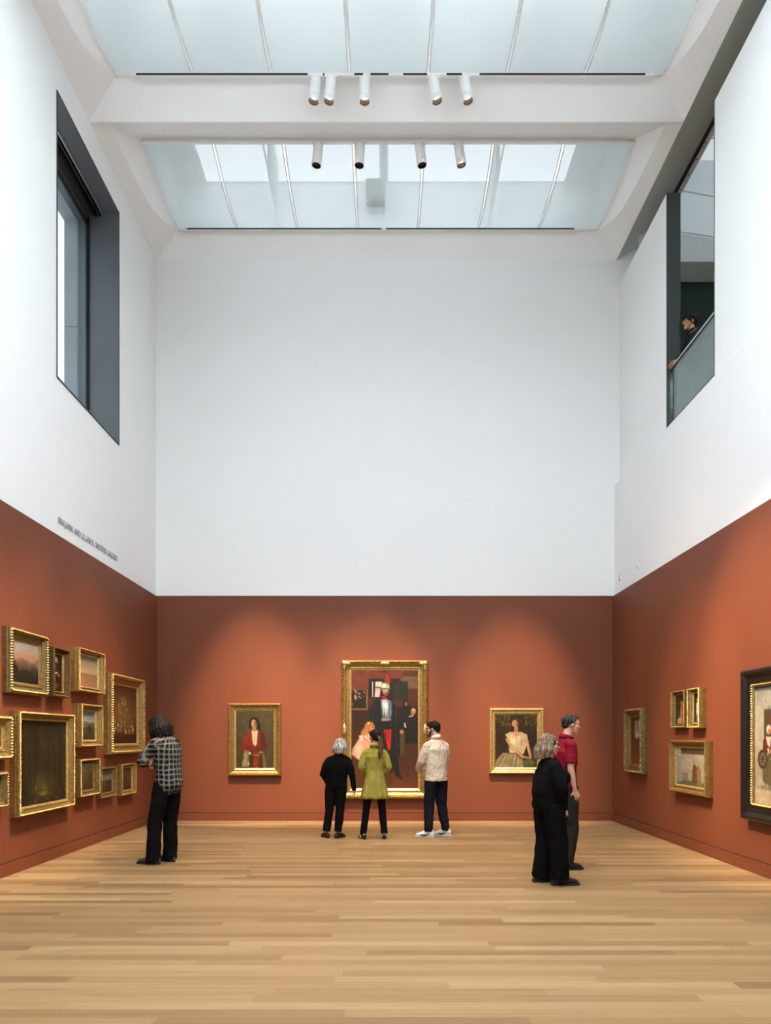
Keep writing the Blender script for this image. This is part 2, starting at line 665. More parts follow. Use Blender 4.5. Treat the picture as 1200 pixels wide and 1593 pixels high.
# recess grooves of a blind box in the head lining
for i, x in enumerate((-4.50, -4.535, -4.56, -4.60, -4.64)):
    b.box(x - .006, WY0 + t_, WZ1 - .05 - .03 * (i % 2), x + .006, WY1 - t_, WZ1 - t_, 1 if i != 0 else 2)
for (ya, za, yb, zb) in ((WY0 - .012, WZ0 - .012, WY0 + .004, WZ1 + .012), (WY1 - .004, WZ0 - .012, WY1 + .012, WZ1 + .012),
                         (WY0, WZ0 - .014, WY1, WZ0 + .004), (WY0, WZ1 - .004, WY1, WZ1 + .012)):
    b.box(XL - .01, ya, za, XL + .010, yb, zb, 1)
win = struct(b.build('window_1', [M['gunmetal'], M['rubber'], M['steel']]))
b = MB()
for (ya, za, yb, zb) in ((WY0 + t_, WZ0 + t_, WY0 + .06, WZ1 - .1), (WY1 - .1, WZ0 + t_, WY1 - t_, WZ1 - .1),
                         (WY0 + t_, WZ0 + t_, WY1 - t_, WZ0 + .06), (WY0 + t_, WZ1 - .22, WY1 - t_, WZ1 - t_)):
    b.box(-4.86, ya, za, XW - .015, yb, zb)
b.build('window_frame', M['frame_dark'], win, bevel=.004)
b = MB()
b.box(XW - .015, WY1 - .045, WZ0 + t_, XW + .01, WY1 - t_, WZ1 - .1)
b.box(XW - .015, WY0 + t_, WZ1 - .25, XW + .01, WY1 - t_, WZ1 - .2)
b.build('gasket', M['rubber'], win)
b = MB()
b.box(-4.80, WY0 + .05, WZ0 + .05, -4.79, WY1 - .09, WZ1 - .2)
b.build('glass_pane', M['glass_window'], win)
# the outer reveal beyond the glass
b = MB()
zj = 8.05
b.box(-5.085, WY1 - .07, WZ0 - .3, -4.86, WY1 + .3, zj, 0)
b.box(-5.085, WY1 - .07, zj + .012, -4.86, WY1 + .3, WZ1 - .18, 0)
b.box(-5.075, WY1 - .06, zj, -4.86, WY1 + .3, zj + .012, 1)
b.box(-5.085, WY0 - .3, WZ1 - .18, -4.86, WY1 + .3, WZ1 + .3, 0)
b.box(-5.085, WY0 - .3, WZ0 - .5, -4.86, WY1 + .3, WZ0 - .02, 0)
b.box(-5.085, WY0 - .3, WZ0 - .3, -4.86, WY0 + .02, WZ1 + .3, 0)
struct(b.build('trim_2', [M['concrete'], M['rubber']]))

# ------------------------------------------------------------------ upper gallery seen through the opening
b = MB()
b.box(4.56, Y0, 6.13, 10, Y1, 6.33, 0)
struct(b.build('floor_upper', M['floor']))
b = MB()
b.box(4.56, Y1 - .02, 6.33, 10, Y1, 9.98, 0)
b.box(9.8, Y0, 6.33, 10, Y1, 9.98, 0)
struct(b.build('wall_upper', M['darkgreen']))
b = MB()
b.box(9.8, Y0, 9.98, 10, Y1, 12.3)
b.poly([(4.56, Y1 - .02, 9.98), (10, Y1 - .02, 9.98), (10, Y1 - .36, 10.12), (4.56, Y1 - .36, 10.12)])
b.poly([(4.56, Y1 - .36, 10.12), (10, Y1 - .36, 10.12), (10, Y1 - .42, 10.6), (4.56, Y1 - .42, 10.6)])
b.poly([(4.85, Y0, 10.67), (4.85, Y1, 10.67), (4.85, Y1, 11.8), (4.85, Y0, 11.8)])
b.box(4.6, Y0 - .3, 11.8, 10, Y1 + .3, 12.0)
struct(b.build('ceiling_upper', M['white'], recalc=False))
b = MB()
b.poly([(5.2, 3, 11.78), (9.4, 3, 11.78), (9.4, 12.1, 11.78), (5.2, 12.1, 11.78)])
struct(b.build('window_8', M['sky_upper'], recalc=False))
root = empty('ceiling_scrim', (7.2, 9.4, 10.67))
tag(root, 'white curved fabric ceiling seen through the opening in the right wall', 'ceiling scrim', 'translucent ceiling scrims')


def uz(x):
    t = (x - 4.9) / 4.7
    return 10.67 - .25 * 4 * t * (1 - t) - 10.67


xs_ = [4.9 + 4.7 * i / 24 for i in range(25)]
s = MB()
for i in range(24):
    s.poly([(xs_[i] - 7.2, -5.4, uz(xs_[i])), (xs_[i + 1] - 7.2, -5.4, uz(xs_[i + 1])),
            (xs_[i + 1] - 7.2, 2.84, uz(xs_[i + 1])), (xs_[i] - 7.2, 2.84, uz(xs_[i]))])
s.build('fabric_panel', M['scrim'], root, smooth=True, recalc=False)
for yy in (10.36, 11.36, 12.2):
    r = MB()
    r.tube([(x - 7.2, yy - 9.4, uz(x) - .01) for x in xs_], [(.012, .012)] * 25, seg=6, cap=False, side=(0, 1, 0))
    r.build('rib', M['white_gloss'], root)
b = MB()
b.box(4.83, 3, 10.60, 4.86, Y1 - .42, 10.68, 1)
b.box(4.86, 3, 10.62, 4.95, Y1 - .42, 10.69, 0)
for i in range(30):
    b.box(4.89, 3.2 + i * .3, 10.612, 4.905, 3.215 + i * .3, 10.62, 1)
struct(b.build('trim_3', [M['white_gloss'], M['black_slot']]))

# glass balustrade
root = empty('glass_balustrade', (4.42, 9.79, 6.33))
tag(root, 'clear glass guard with thin pale handrail across the opening in the right wall', 'balustrade')
b = MB()
b.box(-.008, OY0 + .02 - 9.79, 0.0, .008, OY1 - .02 - 9.79, .89)
b.build('glass_panel', M['glass_rail'], root)
b = MB()
b.box(-.02, OY0 + .012 - 9.79, .89, .022, OY1 - .012 - 9.79, .915)
b.build('handrail', M['steel'], root, bevel=.004)
b = MB()
b.box(-.014, OY0 + .012 - 9.79, .868, .016, OY1 - .012 - 9.79, .89)
b.build('rail_channel', M['rubber'], root)

# ------------------------------------------------------------------ wall lettering and small plates
lm = mat('lettering_grey', (150, 157, 159), 0.5)
t = empty('wall_lettering', (XL + .001, 8.87, 4.335), PI / 2)
tag(t, 'thin grey capital letters naming the gallery above the red paint on the left wall', 'lettering')
txt = 'BENJAMIN AND LILLIAN K. SNOWISS GALLERY'
letters, adv = [], 0.0
for chx in txt:
    if chx == ' ':
        adv += .035
        continue
    fc = bpy.data.curves.new('letter', 'FONT')
    fc.body = chx
    fc.size = 0.1
    fc.extrude = 0.004
    tmp = bpy.data.objects.new('letter_curve', fc)
    COL.objects.link(tmp)
    me = bpy.data.meshes.new_from_object(tmp.evaluated_get(bpy.context.evaluated_depsgraph_get()))
    bpy.data.objects.remove(tmp)
    x0 = min(v.co.x for v in me.vertices)
    x1 = max(v.co.x for v in me.vertices)
    letters.append((me, adv - x0))
    adv += x1 - x0 + .014
for me, dx in letters:
    for v in me.vertices:
        v.co = Vector(((v.co.x + dx) * 1.97 / adv, -v.co.z - .005, v.co.y * .088 / .0725))
    me.materials.clear()
    me.materials.append(lm)
    o = bpy.data.objects.new('letter', me)
    COL.objects.link(o)
    o.parent = t

for (y, z, hw, hh, lab) in ((12.36, 4.44, .05, .06, 'small grey sensor plate on the white right wall, close to the corner'),
                            (11.50, 4.44, .045, .055, 'small white switch plate with grey rim on the right wall, left one being the sensor')):
    b = MB()
    b.box(XR - .012, y - hw, z - hh, XR, y + hw, z + hh)
    o = b.build('wall_plate', M['steel'] if y > 12 else M['white_gloss'], None, bevel=.003)
    b = MB()
    b.box(XR - .016, y - hw * .5, z - hh * .7, XR - .012, y + hw * .5, z - hh * .45)
    b.build('vent', M['rubber'], o)
    tag(o, lab if y > 12 else 'small white switch plate on the right wall, second from the corner', 'wall plate')

# ------------------------------------------------------------------ lighting tracks
def track(x0, x1, y, z, label, slots):
    root = empty('lighting_track', ((x0 + x1) / 2, y, z))
    tag(root, label, 'lighting track', 'ceiling lighting tracks')
    cx = root.location.x
    b = MB()
    b.box(x0 - cx, -.02, -.022, x1 - cx, .02, .016)
    b.build('rail', M['white_gloss'], root)
    for (a, c) in slots:
        b = MB()
        b.box(a - cx, -.024, -.018, c - cx, -.0195, .008)
        b.build('slot', M['black_slot'], root)
    return root


TY1, TZ1 = 9.40, 10.665
TY2, TZ2 = 10.44, 10.66
TY3, TZ3 = 12.27, 10.68
track(-3.5, 3.7, TY1, TZ1, 'long white track with black slots across the near beam', [(-3.42, -1.06), (-.85, -.83), (-.42, -.3), (-.2, .05), (.25, .58), (.85, 1.06), (1.3, 3.58)])
track(-3.7, 3.72, TY2, TZ2, 'plain white track along the near edge of the far ceiling bay', [])
track(-3.6, 3.48, TY3, TZ3, 'white track with black slot just above the end wall', [(-3.55, -.06), (.02, 3.4)])
track(-3.4, 3.4, 7.55, TZ2, 'white track on the beam over the middle of the room', [])

# ------------------------------------------------------------------ spotlights
M['baffle'] = mat('bronze_baffle', (56, 40, 26), 0.3, metal=0.5)
M['spot_black'] = mat('black_louvre', (10, 10, 11), 0.5)


def ring_lathe(b, prof, seg=24, mi=0):
    n = len(b.v)
    for (r, z) in prof:
        for k in range(seg):
            a = 2 * PI * k / seg
            b.v.append((r * math.cos(a), r * math.sin(a), z))
    for i in range(len(prof) - 1):
        for k in range(seg):
            a, c = n + i * seg + k, n + i * seg + (k + 1) % seg
            b.f.append((a, c, c + seg, a + seg))
            b.m.append(mi)


def spotlight(x, y, ztrack, target, lit, label, power=None, cone=40, blend=0.9):
    root = empty('track_spotlight', (x, y, ztrack - .022))
    tag(root, label, 'spotlight', 'cylindrical track spotlights')
    b = MB()
    b.box(-.09, -.018, -.018, .09, .018, 0)
    b.build('adapter', M['white_gloss'], root, bevel=.003)
    b = MB()
    b.tube([(0, 0, -.018), (0, 0, -.05)], [.014, .014], seg=10, cap=False)
    b.build('stem', M['white_gloss'], root)
    head = Vector((x, y, ztrack - .022 - .07))
    d = (Vector(target) - head).normalized()
    q = d.to_track_quat('-Z', 'Y')
    Rm = q.to_matrix().to_4x4()
    Tm = Matrix.Translation((0, 0, -.065)) @ Rm
    R_ = .073
    b = MB()
    ring_lathe(b, [(0.001, .03), (R_ * .9, .03), (R_, .02), (R_, -0.210)])
    b.xform(Tm)
    b.build('housing', M['white_gloss'], root, auto=35)
    b = MB()
    ring_lathe(b, [(R_, -0.210), (R_ - .004, -0.213), (R_ - .004, -0.219), (R_ + .003, -0.222), (R_ + .003, -0.270), (R_ - .003, -0.273), (R_ - .006, -0.270),
                   (R_ - .006, -0.205)])
    b.xform(Tm)
    b.build('collar', M['white_gloss'], root, auto=35)
    b = MB()
    ring_lathe(b, [(R_ - .007, -0.267), (R_ - .012, -0.235), (R_ - .012, -0.230), (R_ - .02, -0.205), (R_ - .02, -0.197), (R_ - .032, -0.175)])
    b.xform(Tm)
    b.build('baffle', M['baffle'] if lit else M['spot_black'], root, auto=35)
    b = MB()
    ring_lathe(b, [(0.0005, -0.190), (R_ - .021, -0.200)] if lit else [(0.0005, -0.235), (R_ - .010, -0.237)])
    b.xform(Tm)
    b.build('lens' if lit else 'louvre', M['lens_lit'] if lit else M['spot_black'], root, smooth=True)
    L = bpy.data.lights.new('lamp', 'SPOT')
    L.energy = power if power else SPOT_W
    L.color = SPOT_COL
    L.spot_size = math.radians(cone)
    L.spot_blend = blend
    L.shadow_soft_size = .035
    lo = bpy.data.objects.new('lamp', L)
    COL.objects.link(lo)
    lo.parent = root
    lo.matrix_local = Matrix.Translation((0, 0, -.065)) @ Rm @ Matrix.Translation((0, 0, -.285))


BW = Y1
near = 'white cylinder spotlight on the nearer black-slotted track, '
far = 'white cylinder spotlight on the farther plain track, '
spotlight(-.95, TY1, TZ1, (-2.3, 9.7, 0), True, near + 'leftmost of five', power=SPOT_W * .05, cone=50)
spotlight(-.74, TY1, TZ1, (-2.0, 9.7, 0), True, near + 'second from left, close beside the first', power=SPOT_W * .05, cone=50)
spotlight(-.28, TY1, TZ1, (-.28, 9.9, 0), True, near + 'the middle one of five', power=SPOT_W * .05, cone=50)
spotlight(.67, TY1, TZ1, (2.7, 9.6, 0), True, near + 'fourth from left', power=SPOT_W * .05, cone=50)
spotlight(1.10, TY1, TZ1, (3.0, 9.6, 0), True, near + 'rightmost of five', power=SPOT_W * .05, cone=50)
spotlight(-1.02, TY2, TZ2, (-2.2, 11.0, 0), False, far + 'black-ended, leftmost of four', power=SPOT_W * .045, cone=40)
spotlight(-.38, TY2, TZ2, (-.9, 11.0, 0), False, far + 'black-ended, second from left', power=SPOT_W * .045, cone=40)
spotlight(.53, TY2, TZ2, (2.2, 11.0, 0), False, far + 'black-ended, third from left', power=SPOT_W * .045, cone=40)
spotlight(1.13, TY2, TZ2, (2.8, 10.6, 0), True, far + 'rightmost of four, showing a lit bronze end', power=SPOT_W * .045, cone=40)
hid = 'white spotlight over the room middle'
hidden_words = ['aimed at the red-jacket portrait', 'aimed at the tallest painting', 'aimed at the seated woman portrait', 'aimed right of the tallest painting',
                'aimed left of the tallest painting', 'aimed at the forest picture', 'aimed at the flower still life', 'aimed at the near left wall',
                'aimed at the black frame', 'aimed at the courtyard picture', 'aimed at the left floor', 'aimed at the right floor']
for (x, tx, ty, tz, pw, cone) in ((-1.9, -2.45, BW, 1.45, 1.1, 19), (-.35, -.2, BW, 1.4, 1.0, 19), (1.8, 2.5, BW, 1.35, .95, 19), (.2, 1.1, BW, 1.3, .45, 19),
                                  (-1.1, -1.3, BW, 1.3, .5, 19),
                                  (1.2, XLP, 8.3, 1.25, .5, 20), (1.5, XLP, 10.2, 1.35, .45, 19), (.7, XLP, 6.9, 1.2, .4, 20),
                                  (-2.35, XRP, 7.7, 1.9, 1.15, 21), (-1.5, XRP, 9.4, 1.5, .5, 18)):
    spotlight(x, 7.55, TZ2, (tx, ty, tz), True, hid + ', %s' % hidden_words.pop(0), power=SPOT_W * pw, cone=cone)
for (x, y, tx, ty, pw) in ((0.45, 7.55, -1.2, 6.0, .10), (-.6, 7.55, 1.4, 5.4, .10)):
    spotlight(x, y, TZ2, (tx, ty, 0), True, hid + ', %s' % hidden_words.pop(0), power=SPOT_W * pw, cone=64)

# ================================================================== PICTURES
class Canvas:
    """a small painting made of brush shapes; becomes the colour pattern of the canvas mesh"""

    def __init__(self, w, h, res, base, seed=0, rough=6):
        self.W, self.H = w, h
        self.nx = max(24, int(w / res))
        self.ny = max(24, int(h / res))
        self.rng = np.random.RandomState(seed)
        u = np.linspace(0, 1, self.nx)
        v = np.linspace(0, 1, self.ny)
        self.u, self.v = np.meshgrid(u, v)
        self.a = np.ones((self.ny, self.nx, 3)) * np.array(base, float)
        self.asp = w / h

    def noise(self, cells, octaves=3, sx=1.0, sy=1.0):
        out = np.zeros((self.ny, self.nx))
        amp = 1.0
        tot = 0
        for o in range(octaves):
            cx, cy = max(2, int(cells * sx * 2 ** o)), max(2, int(cells * sy * 2 ** o))
            g = self.rng.rand(cy + 2, cx + 2)
            x = self.u * cx
            y = self.v * cy
            xi, yi = x.astype(int), y.astype(int)
            fx, fy = x - xi, y - yi
            fx = fx * fx * (3 - 2 * fx)
            fy = fy * fy * (3 - 2 * fy)
            xi = np.minimum(xi, cx)
            yi = np.minimum(yi, cy)
            n = (g[yi, xi] * (1 - fx) + g[yi, xi + 1] * fx) * (1 - fy) + (g[yi + 1, xi] * (1 - fx) + g[yi + 1, xi + 1] * fx) * fy
            out += amp * n
            tot += amp
            amp *= .55
        return out / tot * 2 - 1

    def blend(self, m, col):
        m = np.clip(m, 0, 1)[..., None]
        self.a = self.a * (1 - m) + np.array(col, float) * m

    def vgrad(self, stops):
        vs = [s[0] for s in stops]
        for c in range(3):
            self.a[..., c] = np.interp(self.v, vs, [s[1][c] for s in stops])

    def ell(self, cx, cy, rx, ry, col, ang=0, soft=.15, op=1.0):
        dx, dy = (self.u - cx) * self.asp, self.v - cy
        c, s = math.cos(ang), math.sin(ang)
        X, Y = dx * c + dy * s, -dx * s + dy * c
        d = np.sqrt((X / (rx * self.asp)) ** 2 + (Y / ry) ** 2)
        self.blend(op * (1 - np.clip((d - 1 + soft) / soft, 0, 1)), col)

    def poly(self, pts, col, soft=.006, op=1.0):
        ins = np.zeros((self.ny, self.nx), bool)
        d = np.full((self.ny, self.nx), 1e9)
        n = len(pts)
        U, V = self.u * self.asp, self.v
        for i in range(n):
            x0, y0 = pts[i][0] * self.asp, pts[i][1]
            x1, y1 = pts[(i + 1) % n][0] * self.asp, pts[(i + 1) % n][1]
            if abs(y1 - y0) > 1e-9:
                c = ((y0 > V) != (y1 > V)) & (U < (x1 - x0) * (V - y0) / (y1 - y0) + x0)
                ins ^= c
            ex, ey = x1 - x0, y1 - y0
            t = np.clip(((U - x0) * ex + (V - y0) * ey) / (ex * ex + ey * ey + 1e-12), 0, 1)
            d = np.minimum(d, np.hypot(U - x0 - t * ex, V - y0 - t * ey))
        sd = np.where(ins, d, -d)
        self.blend(op * np.clip(.5 + sd / soft, 0, 1), col)

    def line(self, pts, wd, col, op=1.0, soft=.5):
        U, V = self.u * self.asp, self.v
        d = np.full((self.ny, self.nx), 1e9)
        for i in range(len(pts) - 1):
            x0, y0 = pts[i][0] * self.asp, pts[i][1]
            x1, y1 = pts[i + 1][0] * self.asp, pts[i + 1][1]
            ex, ey = x1 - x0, y1 - y0
            t = np.clip(((U - x0) * ex + (V - y0) * ey) / (ex * ex + ey * ey + 1e-12), 0, 1)
            d = np.minimum(d, np.hypot(U - x0 - t * ex, V - y0 - t * ey))
        self.blend(op * np.clip((wd - d) / (wd * soft), 0, 1), col)

    def dabs(self, n, box, cols, r=(.01, .03), op=.9, elong=1.0):
        for i in range(n):
            x = box[0] + (box[2] - box[0]) * self.rng.rand()
            y = box[1] + (box[3] - box[1]) * self.rng.rand()
            rr = r[0] + (r[1] - r[0]) * self.rng.rand()
            c = cols[self.rng.randint(len(cols))]
            self.ell(x, y, rr / self.asp, rr * elong, c, self.rng.rand() * 3 if elong == 1 else 0, .5, op)

    def mottle(self, amt, cells=10, sx=1, sy=1):
        self.a = self.a * (1 + amt * self.noise(cells, 3, sx, sy)[..., None])

    def object(self, parent, y, seed=0):
        """vertex grid in the XZ plane facing -Y, centred"""
        lin_ = np.clip(self.a / 255, 0, 1)
        lin_ = np.where(lin_ <= .04045, lin_ / 12.92, ((lin_ + .055) / 1.055) ** 2.4)
        nx, ny = self.nx, self.ny
        X = (self.u - .5) * self.W
        Z = (.5 - self.v) * self.H
        lin_ = lin_ * .64
        co = np.stack([X, np.full_like(X, y), Z], -1).reshape(-1, 3)
        idx = np.arange(nx * ny).reshape(ny, nx)
        f = np.stack([idx[:-1, :-1], idx[1:, :-1], idx[1:, 1:], idx[:-1, 1:]], -1).reshape(-1, 4)
        me = bpy.data.meshes.new('canvas')
        me.from_pydata(co.tolist(), [], f.tolist())
        at = me.color_attributes.new('paint', 'FLOAT_COLOR', 'POINT')
        rgba = np.concatenate([lin_.reshape(-1, 3), np.ones((nx * ny, 1))], 1).astype(np.float32)
        at.data.foreach_set('color', rgba.ravel())
        me.materials.append(M['canvas'])
        o = bpy.data.objects.new('canvas', me)
        COL.objects.link(o)
        o.parent = parent
        return o


m = bpy.data.materials.new('oil_on_canvas')
m.use_nodes = True
h = NT(m)
at = h.n('ShaderNodeAttribute')
at.attribute_name = 'paint'
pb = m.node_tree.nodes['Principled BSDF']
h.l(at.outputs['Color'], pb.inputs['Base Color'])
pb.inputs['Roughness'].default_value = 0.55
pb.inputs['Specular IOR Level'].default_value = 0.25
nn = h.n('ShaderNodeTexNoise')
nn.inputs['Scale'].default_value = 160
bb = h.n('ShaderNodeBump')
bb.inputs['Strength'].default_value = .15
bb.inputs['Distance'].default_value = .003
h.l(nn.outputs['Fac'], bb.inputs['Height'])
h.l(bb.outputs['Normal'], pb.inputs['Normal'])
M['canvas'] = m


def gold(name, col, rough=.36, bump=.25, metal=.75):
    m = mat(name, col, rough, metal=metal, bump=bump, bscale=55, var=.28, vscale=22)
    return m


M['gold'] = gold('burnished_gold_leaf', (160, 132, 78))
M['gold_dull'] = gold('aged_gold_leaf', (124, 106, 66), .45)
M['gold_bright'] = gold('bright_gold_leaf', (206, 180, 122), .34)
M['gold_brown'] = gold('brown_gilt', (100, 78, 46), .48)
M['blackwood'] = mat('ebonised_wood', (18, 16, 15), .35, bump=.05)
M['darkback'] = mat('frame_back', (40, 32, 24), .8)


def sweep_frame(b, w, h, prof, mi=0):
    """mitred moulding; prof = [(inset from outer edge, distance out from wall), ...]; wall is y=0, front is -y"""
    n = len(b.v)
    k = len(prof)
    for (d, o) in prof:
        b.v += [(-w / 2 + d, -o, -h / 2 + d), (w / 2 - d, -o, -h / 2 + d), (w / 2 - d, -o, h / 2 - d), (-w / 2 + d, -o, h / 2 - d)]
    for i in range(k - 1):
        for c in range(4):
            a, e = n + i * 4 + c, n + i * 4 + (c + 1) % 4
            b.f.append((a, e, e + 4, a + 4))
            b.m.append(mi)


def beads(b, w, h, inset, out, step, r, elong=1.0, mi=0):
    """a row of carved beads along a rectangle"""
    W, H = w - 2 * inset, h - 2 * inset
    pts = []
    nx, nz = max(2, int(W / step)), max(2, int(H / step))
    for i in range(nx):
        x = -W / 2 + W * (i + .5) / nx
        pts += [(x, -H / 2, 0), (x, H / 2, 0)]
    for i in range(nz):
        z = -H / 2 + H * (i + .5) / nz
        pts += [(-W / 2, z, 1), (W / 2, z, 1)]
    for (x, z, vert) in pts:
        n = len(b.v)
        rx, rz = (r, r * elong) if vert else (r * elong, r)
        o = out + random.uniform(-.1, .15) * r
        b.v += [(x - rx, -out, z), (x, -out, z - rz), (x + rx, -out, z), (x, -out, z + rz), (x, -o - r, z), (x, -out + r, z)]
        for q in ((0, 1, 4), (1, 2, 4), (2, 3, 4), (3, 0, 4)):
            b.f.append(tuple(n + t for t in q))
            b.m.append(mi)


def picture(loc, rotz, w, h, fw, depth, label, cat, group, canvas, style='gold', name='framed_painting', lit=True, bead=.5):
    """frame w x h outside, fw = frame width, canvas(cw, ch) -> Canvas"""
    root = empty(name, loc, rotz)
    tag(root, label, cat, group)
    d = depth
    cw, ch = w - 2 * fw, h - 2 * fw
    G = {'gold': (M['gold'], M['gold_bright']), 'dull': (M['gold_dull'], M['gold']), 'brown': (M['gold_brown'], M['gold']),
         'bright': (M['gold_bright'], M['gold_bright']), 'black': (M['blackwood'], M['gold'])}[style]
    b = MB()
    if style == 'black':
        pr = [(0, 0), (0, .8 * d), (.02, d), (.05, d), (fw * .45, .62 * d), (fw * .8, .58 * d), (fw * .84, .66 * d), (fw * .86, .5 * d)]
        sweep_frame(b, w, h, pr, 0)
    else:
        pr = [(0, 0), (0, .55 * d), (fw * .03, .62 * d), (fw * .05, .85 * d), (fw * .12, .97 * d), (fw * .2, d), (fw * .28, .95 * d), (fw * .31, .84 * d),
              (fw * .36, .84 * d), (fw * .42, .72 * d), (fw * .52, .56 * d), (fw * .62, .48 * d), (fw * .68, .47 * d), (fw * .69, .56 * d), (fw * .75, .58 * d),
              (fw * .78, .47 * d), (fw * .8, .40 * d)]
        sweep_frame(b, w, h, pr, 0)
        if bead:
            beads(b, w, h, fw * .2, .96 * d, max(.016, fw * .22), fw * .085 * (1 + bead), 1.2, 0)
            beads(b, w, h, fw * .71, .55 * d, max(.014, fw * .16), fw * .05, 1.2, 0)
    b.build('frame', [G[0]], root)
    b = MB()
    if style == 'black':
        sweep_frame(b, w, h, [(fw * .84, .55 * d), (fw * .86, .62 * d), (fw * .96, .60 * d), (fw, .46 * d), (fw + .004, .40 * d)])
        beads(b, w, h, fw * .91, .60 * d, .028, .014, 1.3)
    else:
        sweep_frame(b, w, h, [(fw * .79, .46 * d), (fw * .81, .50 * d), (fw * .86, .46 * d), (fw * .98, .36 * d), (fw + .004, .30 * d)])
    b.build('liner', [G[1]], root)
    b = MB()
    b.box(-w / 2 + fw * .5, -.25 * d, -h / 2 + fw * .5, w / 2 - fw * .5, -.001, h / 2 - fw * .5)
    b.build('backing', [M['darkback']], root)
    canvas(cw, ch).object(root, -.33 * d)
    return root


FACE = (196, 142, 104)
WHITE = (225, 215, 195)


# ---------------- the paintings' content
def p_gypsy(w, h):
    c = Canvas(w, h, .0075, (70, 60, 38), 3)
    c.a *= (1 + .12 * c.noise(4, 3))[..., None]
    c.ell(.5, .1, .9, .5, (92, 82, 54), 0, .9, .6)
    c.mottle(.08, 40)
    c.poly([(.3, 1.0), (.3, .68), (.4, .5), (.62, .5), (.78, .68), (.8, 1.0)], (58, 34, 22), .03)
    c.poly([(.47, 1.0), (.45, .7), (.6, .7), (.62, 1.0)], (120, 52, 22), .03)
    c.dabs(26, (.46, .72, .62, 1.0), [(142, 70, 30), (96, 30, 18), (70, 52, 28)], (.01, .025))
    # shawl ends
    c.poly([(.25, .66), (.3, .64), (.34, .98), (.16, .97), (.2, .8)], (150, 134, 92), .02)
    c.poly([(.68, .66), (.74, .7), (.82, 1.0), (.72, 1.0)], (104, 90, 56), .02)
    c.dabs(30, (.17, .68, .34, .97), [(176, 160, 120), (104, 88, 52)], (.008, .018))
    # jacket
    c.poly([(.36, .34), (.46, .32), (.66, .33), (.75, .40), (.84, .62), (.72, .70), (.6, .66), (.5, .68), (.38, .70), (.16, .70), (.12, .60), (.24, .42)],
           (112, 30, 20), .02)
    c.poly([(.6, .34), (.66, .33), (.75, .40), (.84, .62), (.72, .70), (.6, .66)], (82, 28, 20), .03, .8)
    c.poly([(.30, .42), (.24, .60), (.33, .68), (.36, .5)], (100, 22, 18), .03, .7)
    for i in range(6):
        y = .38 + i * .042
        c.line([(.31, y), (.44, y + .01)], .004, (168, 104, 44), .8)
        c.line([(.58, y + .01), (.68, y)], .004, (132, 84, 40), .7)
    c.poly([(.41, .34), (.58, .34), (.55, .58), (.50, .62), (.45, .56)], (212, 196, 158), .012)
    c.line([(.5, .36), (.5, .56)], .006, (176, 146, 110), .6)
    c.ell(.49, .28, .055, .09, (184, 134, 90), 0, .2)
    # hair + head
    c.poly([(.34, .30), (.36, .16), (.44, .11), (.56, .12), (.62, .18), (.66, .34), (.58, .32), (.56, .2), (.42, .2), (.40, .32)], (26, 20, 18), .015)
    c.ell(.47, .215, .075, .075, (196, 148, 100), 0, .25)
    c.ell(.52, .22, .05, .07, (122, 78, 52), 0, .5, .8)
    c.ell(.45, .205, .016, .008, (52, 28, 20), 0, .5)
    c.ell(.52, .205, .016, .008, (40, 22, 18), 0, .5)
    c.ell(.475, .262, .022, .007, (120, 40, 30), 0, .5)
    # hands
    c.ell(.37, .74, .05, .028, (206, 164, 120), .6, .3)
    c.ell(.65, .72, .04, .022, (176, 132, 94), -.4, .3)
    c.line([(.45, .77), (.64, .77)], .006, (176, 140, 98))
    for i in range(8):
        c.line([(.20 + i * .018, .68), (.19 + i * .02, .96)], .005, (190, 176, 136) if i % 2 else (70, 58, 34), .5)
    for i in range(6):
        c.line([(.70 - i * .012, .40 + i * .01), (.80 - i * .02, .60)], .006, (70, 22, 18), .5)
        c.line([(.24 + i * .012, .44), (.17 + i * .02, .62)], .005, (150, 50, 34), .5)
    c.a *= (1 + .16 * c.noise(10, 3))[..., None]
    c.mottle(.07, 60)
    return c


